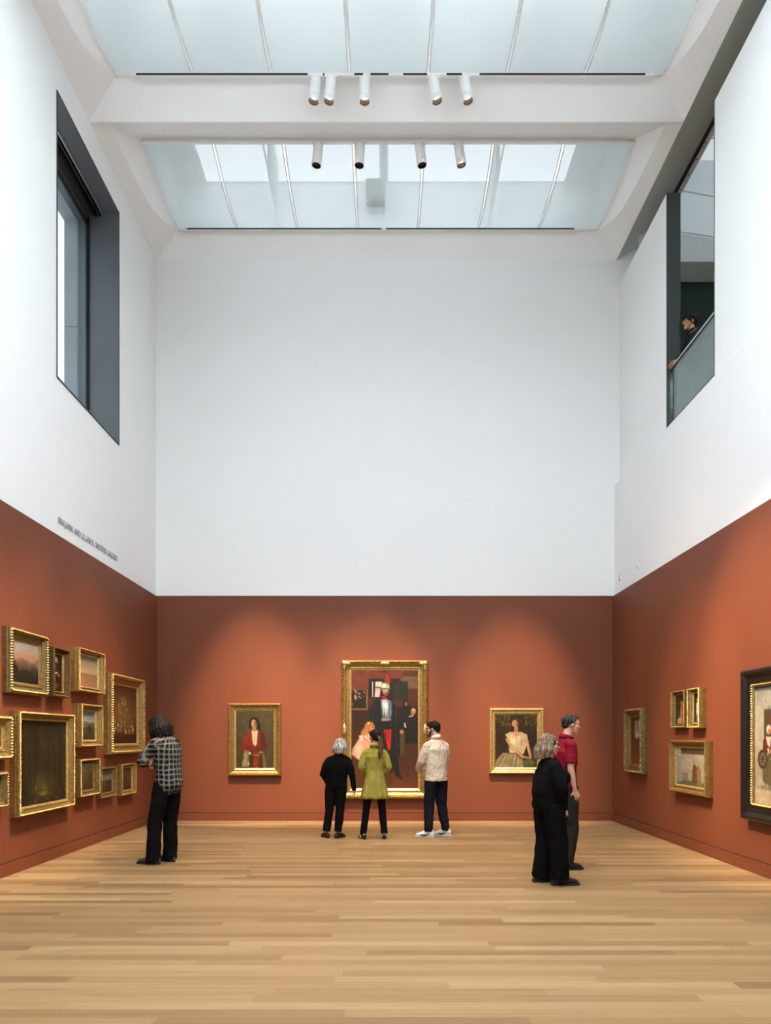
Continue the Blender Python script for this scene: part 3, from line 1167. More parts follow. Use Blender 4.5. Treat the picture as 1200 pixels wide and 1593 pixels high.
def p_soldier(w, h):
    c = Canvas(w, h, .0085, (60, 32, 20), 5)
    c.vgrad([(0, (82, 40, 28)), (.3, (70, 36, 26)), (.32, (46, 27, 18)), (.7, (66, 37, 20)), (1, (92, 50, 24))])
    c.a *= (1 + .10 * c.noise(4, 3))[..., None]
    c.poly([(0, 0), (.78, 0), (.78, .09), (.28, .09), (.28, .15), (0, .15)], (104, 50, 36), .01)
    # doorway, window panes and door
    c.poly([(.26, .07), (.72, .07), (.72, .24), (.26, .24)], (26, 24, 22), .01)
    c.poly([(.31, .095), (.325, .095), (.325, .225), (.31, .225)], (206, 196, 186), .006)
    c.poly([(.36, .095), (.46, .095), (.42, .225), (.35, .225)], (204, 194, 186), .006)
    c.line([(.35, .145), (.46, .145)], .006, (44, 40, 38))
    c.poly([(.62, .10), (.85, .09), (.85, .26), (.62, .26)], (36, 36, 32), .006)
    # wall map right
    c.poly([(.76, .05), (1, .05), (1, .155), (.85, .155), (.85, .09), (.76, .09)], (96, 82, 64), .006)
    c.dabs(30, (.87, .10, .98, .15), [(148, 90, 56), (104, 76, 56)], (.004, .009))
    # framed picture left
    c.poly([(0, .155), (.245, .155), (.245, .335), (0, .335)], (126, 82, 42), .006)
    c.poly([(0, .165), (.22, .165), (.22, .32), (0, .32)], (30, 24, 20), .006)
    c.dabs(40, (.01, .17, .2, .31), [(150, 116, 92), (176, 140, 110), (60, 36, 26), (44, 34, 28), (30, 30, 32)], (.006, .014))
    # background figures
    c.ell(.83, .42, .14, .16, (24, 21, 20), 0, .3)
    c.ell(.81, .28, .045, .03, (28, 20, 18), 0, .3)
    c.ell(.82, .285, .024, .02, (130, 76, 54), 0, .3)
    c.ell(.93, .345, .04, .03, (186, 150, 122), 0, .3)
    c.ell(.92, .36, .032, .024, (160, 104, 78), 0, .3)
    c.poly([(.84, .42), (.9, .385), (.99, .39), (1, .62), (.80, .62)], (24, 22, 22), .01)
    c.line([(.87, .39), (.92, .385)], .005, (196, 186, 176))
    # cloak
    c.poly([(.44, .24), (.34, .255), (.29, .33), (.22, .50), (.40, .60), (.44, .60), (.48, .86), (.6, .87), (.68, .80), (.73, .70), (.72, .50), (.74, .36), (.62, .27), (.58, .23)],
           (22, 23, 25), .012)
    c.line([(.36, .30), (.30, .48)], .008, (40, 44, 48), .6)
    c.line([(.66, .32), (.68, .76)], .006, (38, 42, 46), .6)
    # legs and boots
    c.poly([(.60, .74), (.70, .74), (.715, .86), (.77, .915), (.74, .925), (.66, .89)], (20, 19, 20), .008)
    c.ell(.715, .905, .04, .014, (44, 40, 38), 0, .4)
    # red trousers
    c.poly([(.48, .50), (.60, .50), (.59, .66), (.55, .68)], (176, 26, 22), .008)
    c.line([(.5, .53), (.57, .6)], .006, (120, 16, 18), .6)
    # cuirass
    c.poly([(.445, .245), (.52, .24), (.60, .26), (.61, .36), (.58, .41), (.47, .41), (.45, .33)], (98, 118, 136), .01)
    c.poly([(.455, .25), (.52, .245), (.55, .33), (.53, .39), (.48, .37)], (208, 216, 224), .02, .9)
    c.ell(.58, .30, .03, .05, (74, 104, 134), 0, .5, .7)
    c.poly([(.45, .405), (.59, .405), (.59, .425), (.45, .43)], (154, 152, 146), .006)
    c.poly([(.44, .215), (.52, .22), (.54, .245), (.47, .24)], (178, 22, 24), .008)
    # head and helmet
    c.ell(.515, .175, .05, .042, (186, 116, 84), 0, .2)
    c.ell(.54, .18, .03, .034, (146, 78, 58), 0, .5, .7)
    c.line([(.48, .162), (.56, .165)], .008, (40, 24, 22))
    c.line([(.50, .2), (.55, .2)], .006, (84, 34, 28))
    c.ell(.505, .14, .075, .040, (176, 166, 146), 0, .15)
    c.ell(.49, .13, .035, .024, (232, 228, 216), 0, .6, .9)
    c.poly([(.43, .15), (.58, .15), (.60, .158), (.42, .165)], (96, 90, 82), .005)
    c.poly([(.50, .105), (.49, .07), (.54, .055), (.58, .07), (.58, .12)], (92, 74, 44), .008)
    c.poly([(.53, .06), (.585, .065), (.585, .11), (.55, .10)], (158, 24, 30), .006)
    c.ell(.53, .045, .014, .016, (214, 30, 36), 0, .3)
    # hand with bugle / sword hilt
    c.ell(.76, .525, .045, .034, (96, 66, 40), 0, .3)
    c.ell(.755, .52, .022, .018, (190, 120, 86), 0, .3)
    c.line([(.80, .45), (.81, .48)], .01, (170, 160, 150))
    c.poly([(.73, .56), (.79, .56), (.78, .72), (.74, .72)], (78, 58, 40), .008)
    c.line([(.80, .56), (.79, .73)], .004, (60, 46, 30))
    # girl
    c.poly([(.12, .57), (.24, .52), (.32, .57), (.36, .66), (.28, .79), (.16, .78), (.0, .71), (.02, .66)], (204, 152, 132), .01)
    c.poly([(.14, .60), (.06, .69), (.12, .74), (.2, .7)], (226, 178, 156), .02, .8)
    c.line([(.22, .60), (.21, .76)], .005, (170, 116, 98), .6)
    c.line([(.28, .62), (.25, .77)], .004, (166, 112, 96), .6)
    c.poly([(.11, .555), (.20, .53), (.22, .57), (.14, .60)], (230, 204, 186), .008)
    c.line([(.18, .57), (.34, .645)], .013, (184, 134, 112))
    c.ell(.27, .475, .085, .052, (164, 104, 56), .4, .3)
    c.ell(.20, .52, .06, .05, (176, 118, 66), .6, .4)
    c.ell(.315, .485, .036, .030, (204, 142, 108), 0, .25)
    c.ell(.32, .48, .03, .008, (110, 58, 40), 0, .6, .7)
    c.line([(.25, .45), (.27, .445)], .007, (226, 214, 196))
    c.poly([(.195, .785), (.225, .785), (.225, .89), (.20, .88)], (206, 200, 190), .006)
    c.ell(.215, .905, .02, .014, (26, 20, 18), 0, .4)
    c.ell(.26, .72, .08, .05, (170, 116, 98), 0, .9, .5)
    c.ell(.10, .66, .05, .05, (232, 190, 168), 0, .9, .6)
    c.ell(.53, .30, .03, .07, (236, 238, 240), .1, .8, .7)
    c.ell(.50, .37, .03, .03, (80, 92, 104), 0, .8, .6)
    for i in range(10):
        c.line([(.36 + i * .035, .32), (.30 + i * .042, .58 + .02 * (i % 3))], .004, (44, 48, 54) if i % 2 else (12, 12, 14), .5)
    c.a *= (1 + .16 * c.noise(12, 3))[..., None]
    c.mottle(.08, 60)
    return c


def p_muse(w, h):
    c = Canvas(w, h, .0075, (46, 34, 20), 8)
    c.a *= (1 + .25 * c.noise(5, 3))[..., None]
    c.dabs(60, (0, 0, .35, .25), [(110, 94, 34), (84, 76, 28), (56, 44, 20)], (.012, .03), .8)
    c.dabs(60, (.7, 0, 1, .22), [(124, 108, 40), (84, 76, 28), (56, 44, 20)], (.012, .03), .8)
    # skirt
    c.poly([(.0, 1), (.02, .86), (.18, .72), (.5, .74), (.66, .86), (.68, 1)], (142, 128, 92), .02)
    for i in range(7):
        c.line([(.06 + i * .07, .98), (.22 + i * .05, .76)], .008, (184, 172, 132) if i % 2 else (92, 80, 50), .7)
    c.ell(.80, .92, .2, .1, (92, 96, 44), 0, .5)
    # bodice
    c.poly([(.24, .38), (.34, .33), (.62, .33), (.76, .38), (.78, .52), (.68, .74), (.34, .72), (.32, .52)], (206, 190, 150), .015)
    c.ell(.42, .5, .07, .07, (226, 212, 176), 0, .7, .8)
    c.line([(.58, .36), (.48, .5), (.46, .7)], .006, (150, 128, 90), .6)
    c.line([(.62, .62), (.36, .68)], .006, (146, 126, 90), .6)
    c.poly([(.38, .33), (.60, .33), (.52, .45), (.46, .44)], (206, 162, 120), .02)
    # arms
    c.line([(.28, .48), (.40, .62), (.66, .80)], .034, (196, 148, 104), 1, .3)
    c.line([(.76, .50), (.80, .66), (.84, .78)], .032, (188, 140, 98), 1, .3)
    c.line([(.66, .80), (.84, .82)], .026, (176, 124, 86), 1, .3)
    # head
    c.ell(.50, .28, .055, .08, (190, 142, 102), 0, .2)
    c.ell(.52, .12, .12, .075, (74, 42, 22), 0, .2)
    c.ell(.465, .17, .075, .075, (202, 150, 110), .1, .2)
    c.ell(.52, .19, .05, .06, (152, 100, 70), 0, .5, .7)
    c.ell(.44, .155, .016, .008, (70, 40, 28), 0, .5)
    c.ell(.435, .215, .018, .008, (150, 60, 50), 0, .5)
    c.ell(.66, .50, .10, .16, (150, 132, 92), .3, .9, .55)
    c.ell(.36, .62, .06, .08, (128, 110, 76), .5, .9, .5)
    for i in range(9):
        x = .30 + i * .05
        c.line([(x, .36 + .02 * (i % 3)), (x + .03, .52), (x - .01 + .03 * (i % 2), .70)], .004, (232, 220, 184) if i % 2 else (150, 134, 98), .55)
    for i in range(12):
        c.line([(.04 + i * .055, .99), (.14 + i * .045, .88), (.2 + i * .04, .77)], .006, (196, 184, 142) if i % 2 else (84, 72, 46), .5)
    c.line([(.30, .50), (.42, .64), (.64, .79)], .010, (224, 178, 134), .7)
    c.line([(.26, .50), (.38, .65), (.62, .82)], .008, (136, 94, 62), .6)
    c.line([(.79, .52), (.83, .66), (.86, .77)], .008, (128, 86, 56), .6)
    c.a *= (1 + .18 * c.noise(9, 3))[..., None]
    c.mottle(.08, 60)
    return c


def land(sky, ground, horizon, seed, trees=None, mount=None, extra=None):
    def f(w, h):
        c = Canvas(w, h, .009, sky[0], seed)
        n = len(sky)
        c.vgrad([(horizon * i / (n - 1), s) for i, s in enumerate(sky)] + [(horizon + .01, ground[0]), (1, ground[-1])])
        m_ = c.v < horizon
        nz = c.noise(5, 4, 1, 2)
        c.a[m_] *= (1 + .10 * nz[m_])[:, None]
        if mount:
            rr = np.random.RandomState(seed)
            for k in range(2):
                pts = [(0, horizon + .05)]
                for i in range(9):
                    pts.append((i / 8, horizon - mount[0] * (.4 + .6 * rr.rand()) * (1 - .4 * k)))
                pts.append((1, horizon + .05))
                c.poly(pts, tuple(v * (1 - .2 * k) for v in mount[1]), .03)
        if trees:
            for (x0, x1, y0, col, n_) in trees:
                for i in range(n_):
                    x = x0 + (x1 - x0) * c.rng.rand()
                    hh = .06 + .14 * c.rng.rand()
                    c.poly([(x - .02, y0 + .1), (x, y0 - hh), (x + .02, y0 + .1)], col, .012)
                c.ell((x0 + x1) / 2, y0 + .08, (x1 - x0) / 2, .12, col, 0, .4)
        if extra:
            extra(c)
        g = c.v >= horizon
        nz = c.noise(14, 3, 1, 2)
        c.a[g] *= (1 + .22 * nz[g])[:, None]
        return c
    return f


p_valley = land([(150, 168, 180), (186, 160, 140), (176, 136, 112), (150, 116, 98)], [(58, 54, 36), (24, 24, 16)], .62, 11,
                trees=[(0, .25, .62, (26, 28, 20), 8), (.3, .75, .7, (30, 34, 22), 16), (.75, 1, .6, (52, 58, 34), 8)], mount=(.30, (142, 106, 90)),
                extra=lambda c: c.line([(.04, .95), (.06, .05)], .03, (30, 26, 20)))
p_beach = land([(128, 134, 138), (176, 158, 130), (206, 176, 134)], [(164, 122, 88), (176, 130, 94)], .55, 12,
               extra=lambda c: (c.dabs(14, (.2, .55, .95, .62), [(70, 52, 42), (54, 40, 34), (220, 210, 190)], (.008, .02)),
                                c.line([(.0, .56), (1, .56)], .006, (120, 96, 80)), c.line([(.7, .95), (.98, .62)], .006, (110, 76, 52))))
p_peak = land([(96, 128, 154), (150, 160, 160), (206, 196, 178)], [(84, 78, 48), (54, 50, 32)], .5, 13,
              trees=[(.55, .8, .55, (34, 36, 26), 9), (.0, .3, .6, (50, 52, 34), 6)], mount=(.16, (128, 118, 104)))
p_gorge = land([(120, 140, 146), (160, 150, 120)], [(98, 78, 46), (60, 44, 26)], .4, 14, trees=[(.0, .3, .45, (70, 50, 28), 8), (.7, 1, .45, (62, 46, 26), 8)],
               mount=(.3, (120, 96, 66)))
p_path = land([(110, 116, 104), (138, 130, 100)], [(98, 76, 46), (60, 44, 28)], .4, 15, trees=[(.55, 1, .5, (58, 44, 26), 12), (0, .2, .5, (66, 50, 30), 5)],
              extra=lambda c: (c.line([(.45, 1), (.4, .4)], .02, (170, 150, 120), .6)))
p_figs = land([(100, 84, 52), (84, 64, 38)], [(88, 60, 36), (60, 40, 24)], .45, 16, extra=lambda c: c.dabs(14, (.3, .4, .6, .8), [(110, 50, 30), (60, 60, 40)], (.02, .05)))
p_shore = land([(60, 62, 50), (90, 78, 50)], [(40, 34, 22), (26, 22, 16)], .5, 17)
p_dusk = land([(36, 38, 34), (60, 50, 32)], [(30, 26, 18), (20, 18, 12)], .5, 18)


def p_forest(w, h):
    c = Canvas(w, h, .0095, (40, 34, 18), 21)
    c.a *= (1 + .3 * c.noise(6, 4, 1, 1))[..., None]
    c.ell(.5, .78, .34, .2, (96, 96, 34), 0, .9, .75)
    c.ell(.52, .88, .14, .05, (142, 132, 48), 0, .8, .8)
    c.ell(.62, .35, .3, .3, (72, 68, 32), 0, .9, .5)
    r = c.rng
    for i in range(26):
        x = r.rand()
        x2 = x + r.uniform(-.03, .03)
        col = [(24, 20, 12), (30, 26, 14), (74, 66, 34), (52, 46, 24)][r.randint(4)]
        c.line([(x, 0), (x2, .75 + .2 * r.rand())], .004 + .01 * r.rand(), col, .75)
    c.line([(.78, .1), (.8, .85)], .01, (112, 106, 62), .7)
    c.line([(.66, .2), (.67, .85)], .006, (96, 90, 50), .6)
    c.dabs(40, (.3, .8, .9, .98), [(118, 70, 24), (64, 52, 20), (140, 120, 50), (40, 32, 16)], (.01, .03), .7)
    c.dabs(60, (0, 0, 1, .4), [(50, 46, 22), (34, 30, 16), (66, 60, 30)], (.02, .05), .5)
    c.ell(0, .9, .25, .3, (24, 20, 12), 0, .6, .8)
    c.mottle(.15, 50)
    return c


def p_flowers(w, h):
    c = Canvas(w, h, .0085, (82, 46, 26), 22)
    c.vgrad([(0, (92, 52, 30)), (.5, (112, 76, 40)), (.86, (64, 34, 20)), (1, (50, 28, 18))])
    c.ell(.45, .5, .42, .42, (124, 96, 52), 0, .7, .7)
    cols = [(186, 150, 74), (206, 178, 96), (150, 130, 56), (96, 92, 40), (176, 92, 50), (190, 50, 34), (96, 110, 120), (70, 54, 28), (216, 206, 180), (60, 70, 40)]
    for i in range(190):
        t = c.rng.rand()
        y = .18 + .66 * t
        sp = .06 + .40 * min(1, t * 1.3)
        x = .45 + c.rng.uniform(-sp, sp)
        rr = .012 + .016 * c.rng.rand()
        c.ell(x, y, rr / c.asp * .8, rr * 1.7, cols[c.rng.randint(len(cols))], c.rng.uniform(-.4, .4), .5, .85)
    for i in range(16):
        c.ell(c.rng.uniform(.06, .9), c.rng.uniform(.68, .82), .03, .024, [(220, 150, 130), (226, 214, 196), (200, 70, 54), (226, 180, 60)][i % 4], 0, .4, .95)
    c.ell(.38, .36, .045, .03, (206, 34, 28), 0, .3)
    c.mottle(.1, 50)
    return c


def p_small_figure(w, h):
    c = Canvas(w, h, .008, (44, 22, 16), 23)
    c.ell(.45, .13, .16, .09, (196, 190, 180), .3, .4)
    c.ell(.55, .2, .1, .05, (150, 100, 70), 0, .4)
    c.line([(.4, .3), (.6, .55)], .05, (86, 30, 20))
    c.ell(.45, .5, .25, .025, (206, 196, 176), 0, .4)
    c.ell(.7, .56, .1, .04, (176, 120, 80), 0, .4)
    c.ell(.45, .85, .3, .1, (120, 70, 34), 0, .6)
    c.mottle(.15, 20)
    return c


def p_interior(w, h):
    c = Canvas(w, h, .009, (84, 46, 26), 24)
    c.vgrad([(0, (70, 42, 26)), (.5, (96, 52, 28)), (1, (120, 70, 34))])
    c.poly([(.35, .06), (.85, .06), (.85, .42), (.35, .42)], (150, 140, 120), .03)
    c.line([(.6, .06), (.6, .42)], .014, (80, 54, 36))
    c.ell(.55, .38, .14, .1, (196, 190, 176), 0, .5)
    c.ell(.5, .62, .16, .14, (110, 52, 26), 0, .5)
    c.line([(.1, .8), (.9, .84)], .01, (146, 92, 50))
    c.mottle(.15, 18)
    return c


def p_profile(w, h):
    c = Canvas(w, h, .007, (60, 46, 26), 25)
    c.poly([(.3, 1), (.5, .5), (.62, .25), (.8, .3), (.85, .7), (.9, 1)], (176, 112, 62), .03)
    c.ell(.62, .28, .12, .1, (196, 132, 80), 0, .4)
    c.ell(.4, .9, .3, .12, (206, 170, 110), 0, .5)
    c.mottle(.2, 14)
    return c


def p_lady(w, h):
    c = Canvas(w, h, .007, (46, 40, 30), 26)
    c.ell(.45, .22, .1, .08, (190, 170, 150), 0, .4)
    c.poly([(.3, .75), (.35, .3), (.6, .3), (.62, .75)], (220, 214, 210), .03)
    c.poly([(.3, .95), (.35, .7), (.7, .66), (.75, .95)], (120, 116, 140), .03)
    c.ell(.6, .55, .12, .07, (150, 60, 50), 0, .4)
    c.ell(.4, .96, .4, .05, (96, 96, 50), 0, .4)
    c.mottle(.12, 16)
    return c


def p_court(w, h):
    c = Canvas(w, h, .0075, (150, 140, 120), 27)
    c.vgrad([(0, (84, 74, 54)), (.14, (92, 82, 60)), (.17, (176, 166, 146)), (.8, (164, 156, 134)), (1, (150, 140, 116))])
    c.a *= (1 + .1 * c.noise(10, 3))[..., None]
    c.poly([(0, 0), (.16, 0), (.17, .9), (0, .95)], (150, 148, 136), .01)
    c.ell(.09, .12, .09, .14, (196, 202, 206), 0, .4)
    c.dabs(14, (0, .1, .14, .3), [(84, 60, 46), (60, 44, 34)], (.015, .03))
    for y in (.2, .36, .52, .68):
        c.line([(.2, y), (1, y + .01)], .006, (196, 188, 168), .8)
    for i in range(14):
        x = .25 + .055 * i
        c.line([(x, .36 + .16 * (i % 2)), (x, .50 + .16 * (i % 2))], .004, (120, 112, 94), .6)
    c.poly([(.2, .66), (.4, .66), (.4, .9), (.2, .95)], (132, 124, 104), .01)
    c.poly([(0, .98), (.3, .86), (1, .9), (1, 1), (0, 1)], (92, 104, 66), .01)
    # two figures leaning together
    c.poly([(.54, .92), (.56, .5), (.62, .42), (.70, .5), (.72, .92)], (104, 74, 46), .015)
    c.poly([(.72, .97), (.70, .52), (.76, .46), (.83, .55), (.84, .97)], (150, 116, 74), .015)
    c.ell(.63, .45, .035, .05, (74, 50, 34), 0, .4)
    c.ell(.74, .5, .03, .045, (120, 84, 56), 0, .4)
    c.line([(.6, .42), (.6, .3)], .014, (96, 66, 40))
    c.line([(.72, .45), (.8, .36)], .012, (110, 76, 46))
    c.dabs(14, (.56, .55, .82, .9), [(84, 56, 34), (176, 140, 92)], (.01, .03), .6)
    c.mottle(.06, 40)
    return c


def p_market(w, h):
    """large painting in the black frame: woman at a stall with a big wheel, only its left half is in view"""
    c = Canvas(w, h, .0085, (176, 170, 148), 28)
    c.vgrad([(0, (170, 172, 160)), (.35, (190, 182, 156)), (.75, (170, 160, 134)), (1, (206, 190, 158))])
    c.a *= (1 + .12 * c.noise(10, 4))[..., None]
    c.poly([(0, 0), (1, 0), (1, .03), (0, .04)], (96, 108, 112), .01)
    c.dabs(80, (.12, .04, .9, .2), [(146, 160, 166), (206, 200, 186), (120, 130, 120), (196, 170, 146)], (.008, .02), .8)
    c.poly([(.16, .2), (.9, .2), (.9, .7), (.16, .7)], (84, 76, 56), .01)
    c.poly([(.26, .24), (.45, .24), (.45, .4), (.26, .4)], (126, 58, 36), .01)
    c.dabs(16, (.27, .24, .44, .4), [(196, 110, 60), (90, 30, 24), (206, 150, 90)], (.01, .02))
    c.poly([(.14, .56), (.15, .46), (.22, .42), (.34, .44), (.42, .58)], (110, 46, 34), .01)
    c.ell(.24, .37, .045, .045, (226, 218, 200), 0, .3)
    c.ell(.25, .385, .026, .03, (186, 120, 90), 0, .3)
    c.poly([(.19, .43), (.28, .43), (.26, .52), (.22, .5)], (222, 214, 196), .01)
    c.dabs(40, (.2, .52, .9, .66), [(206, 196, 160), (176, 150, 96), (226, 216, 190), (96, 80, 50)], (.012, .03))
    c.poly([(.14, .62), (.9, .62), (.9, .82), (.2, .84), (.14, .8)], (104, 94, 64), .01)
    c.ell(.14, .62, .09, .085, (66, 52, 40), 0, .08)
    c.ell(.14, .62, .065, .062, (120, 104, 78), 0, .1)
    for a in range(8):
        c.line([(.14, .62), (.14 + .07 * math.cos(a * PI / 4), .62 + .075 * math.sin(a * PI / 4))], .005, (60, 46, 36))
    c.ell(.3, .86, .3, .03, (96, 88, 66), 0, .5, .6)
    c.dabs(60, (0, .84, 1, 1), [(214, 200, 168), (206, 160, 116), (190, 176, 150)], (.01, .03), .6)
    c.mottle(.08, 50)
    return c


def p_upper(w, h):
    return Canvas(w, h, .03, (70, 72, 62), 30)


BACKF = 12.56
gB, gL, gR = 'portraits on the end wall', 'pictures hung close together on the left wall', 'pictures on the right wall'
sB = 12.57 / 1062


def on_back(x0, x1, z0, z1, fw, d, label, cat, fn, style, **k):
    return picture(((x0 + x1) / 2, Y1, (z0 + z1) / 2), 0, x1 - x0, z1 - z0, fw, d, label, cat, gB, fn, style, **k)


on_back(-2.896, -1.92, .838, 2.178, .14, .09, 'gold framed portrait of a dark-haired woman in a red jacket', 'painting', p_gypsy, 'gold')
big = on_back(-.806, .800, .416, 2.972, .187, .11,
              'tallest painting on the end wall, plumed soldier beside a girl in pink, gold framed', 'painting', p_soldier, 'gold')
on_back(1.929, 2.932, .876, 2.088, .115, .09, 'bright gold framed portrait of a seated woman in a white dress', 'painting', p_muse, 'bright', bead=0)
# cartouches of the tall frame
W_, H_ = 1.606, 2.556
for (x, z) in ((-1, 1), (0, 1), (1, 1), (-1, 0), (1, 0), (-1, -1), (0, -1), (1, -1)):
    b = MB()
    px_, pz_ = x * (W_ / 2 - .06), z * (H_ / 2 - .06)
    hw, hh = (.10, .035) if x == 0 else ((.035, .10) if z == 0 else (.09, .035))
    b.ell((px_ - (x * .03 if z else 0), -.105, pz_), (hw, .022, hh), seg=12, rings=8)
    if x and z:
        b.ell((px_, -.105, pz_ - z * .04), (.035, .022, .09), seg=12, rings=8)
        b.ell((px_, -.12, pz_), (.04, .02, .04), seg=10, rings=6)
    b.build('carved_cartouche', M['gold_bright'], big, smooth=True)


def on_left(y0, y1, z0, z1, fw, d, label, cat, fn, style, **k):
    return picture((XLP, (y0 + y1) / 2, (z0 + z1) / 2), PI / 2, y1 - y0, z1 - z0, fw, d, label, cat, gL, fn, style, **k)


def on_right(y0, y1, z0, z1, fw, d, label, cat, fn, style, **k):
    return picture((XRP, (y0 + y1) / 2, (z0 + z1) / 2), -PI / 2, y1 - y0, z1 - z0, fw, d, label, cat, gR, fn, style, **k)


def LY(px, d):      # distance along the left wall for a picture that stands d off it
    return (-XLP - d) * 1062 / (599 - px)


def ZZ(py, y):
    return EYE + (1147 - py) * y / 1062


def lp(x0, x1, t0, b0, t1, b1, fw, d, label, cat, fn, style, right=False, **k):
    """frame front measured at its near (0) and far (1) vertical edges"""
    off = (XRP - d) if right else (-XLP - d)
    ya = off * 1062 / abs(x0 - 599)
    yb = off * 1062 / abs(x1 - 599)
    zt = (ZZ(t0, ya) + ZZ(t1, yb)) / 2
    zb = (ZZ(b0, ya) + ZZ(b1, yb)) / 2
    (on_right if right else on_left)(ya, yb, zb, zt, fw, d, label, cat, fn, style, **k)


lp(16.5, 76.3, 974, 1078.5, 991, 1083, .135, .095, 'gold framed landscape of a misty pink valley and dark firs', 'painting', p_valley, 'dull', bead=.9)
lp(84.6, 110.5, 1007, 1084, 1010.3, 1086, .08, .12, 'narrow brown gilt framed picture of a figure with a pale hat', 'painting', p_small_figure, 'brown', bead=.2)
lp(124, 164.4, 1006, 1077.4, 1017.4, 1079, .085, .13, 'gold framed picture of a sandy beach under pale sky', 'painting', p_beach, 'gold')
lp(174.3, 225.7, 1045.5, 1175.6, 1057.6, 1169.7, .165, .13, 'large gold framed still life of many tall flowers, nearest the plaid-shirted visitor', 'painting', p_flowers, 'gold', bead=.9)
lp(31, 117.6, 1106, 1274, 1111.4, 1252, .10, .12, 'largest picture on the left wall, a dark green forest interior', 'painting', p_forest, 'gold')
lp(127.9, 161.3, 1094, 1163, 1097, 1161, .10, .13, 'small gold framed landscape with blue sky and dark pines', 'painting', p_peak, 'gold', bead=.3)
lp(126, 156.5, 1180.6, 1240.5, 1180, 1236, .08, .12, 'small ornate gold framed gorge, leftmost of the low row of three', 'painting', p_gorge, 'dull', bead=1.2)
lp(158.5, 182.6, 1194, 1241, 1192, 1239, .07, .09, 'small gold framed landscape with pale path, middle of the low row of three', 'painting', p_path, 'dull', bead=.3)
lp(191, 213, 1188, 1238, 1186.6, 1234.5, .075, .10, 'small gold framed brown picture, rightmost of the low row of three', 'painting', p_figs, 'gold', bead=.3)
lp(-32, 21.4, 1112, 1185, 1112.5, 1181, .14, .10, 'gold framed picture cut by the photo edge beside the dark forest', 'painting', p_shore, 'gold', bead=.3)
lp(-40, 15, 1202, 1264, 1201.5, 1257.6, .12, .10, 'lower gold framed picture cut by the left photo edge', 'painting', p_dusk, 'dull', bead=.3)

lp(998, 971, 1100, 1205.5, 1104.4, 1201, .15, .10, 'tall gilt framed picture with a pale window, nearest the far right corner', 'painting', p_interior, 'dull', True, bead=.9)
lp(1064.6, 1043.7, 1074, 1133.5, 1075.4, 1131.5, .062, .07, 'small dark gilt framed figure in orange, left of the pair', 'painting', p_profile, 'dull', True, bead=.9)
lp(1087.5, 1068.7, 1069, 1133.5, 1071.7, 1132.5, .072, .10, 'small gilt framed lady in white, right of the pair', 'painting', p_lady, 'gold', True, bead=.9)
lp(1096.9, 1040, 1151, 1242.5, 1151.7, 1229.4, .115, .11, 'smooth gold framed picture of two figures in a stone courtyard', 'painting', p_court, 'gold', True, bead=0)
on_right(6.35, 7.93, .61, 2.32, .20, .10, 'very large market scene in a wide black frame with gold inner beading', 'painting', p_market, 'black')
root = picture((6.5, Y1 - .02, 7.85), 0, 1.35, 1.32, .12, .06, 'gold framed picture on the dark green wall of the upper gallery', 'painting', 'upper gallery pictures', p_upper, 'gold', bead=0)

# ================================================================== PEOPLE
tex_fold = bpy.data.textures.new('cloth_folds', 'CLOUDS')
tex_fold.noise_scale = 0.11
tex_fold.noise_depth = 2
tex_hair = bpy.data.textures.new('hair_locks', 'CLOUDS')
tex_hair.noise_scale = 0.035
tex_hair.noise_depth = 2


def cloth(name, col, rough=.85, fold=.35, fscale=(5, 5, 2.2), sheen=0.0):
    m = mat(name, col, rough, spec=.08, sheen=sheen)
    h = NT(m)
    pb_ = m.node_tree.nodes['Principled BSDF']
    tc = h.n('ShaderNodeTexCoord')
    mp = h.n('ShaderNodeMapping')
    mp.inputs['Scale'].default_value = fscale
    h.l(tc.outputs['Object'], mp.inputs['Vector'])
    n1 = h.n('ShaderNodeTexNoise')
    n1.inputs['Scale'].default_value = 1.6
    n1.inputs['Detail'].default_value = 3
    n1.inputs['Distortion'].default_value = .6
    h.l(mp.outputs[0], n1.inputs['Vector'])
    n2 = h.n('ShaderNodeTexNoise')
    n2.inputs['Scale'].default_value = 260
    h.l(tc.outputs['Object'], n2.inputs['Vector'])
    bp = h.n('ShaderNodeBump')
    bp.inputs['Strength'].default_value = fold
    bp.inputs['Distance'].default_value = .06
    h.l(h.m('ADD', n1.outputs['Fac'], h.m('MULTIPLY', n2.outputs['Fac'], .04)), bp.inputs['Height'])
    h.l(bp.outputs['Normal'], pb_.inputs['Normal'])
    return m


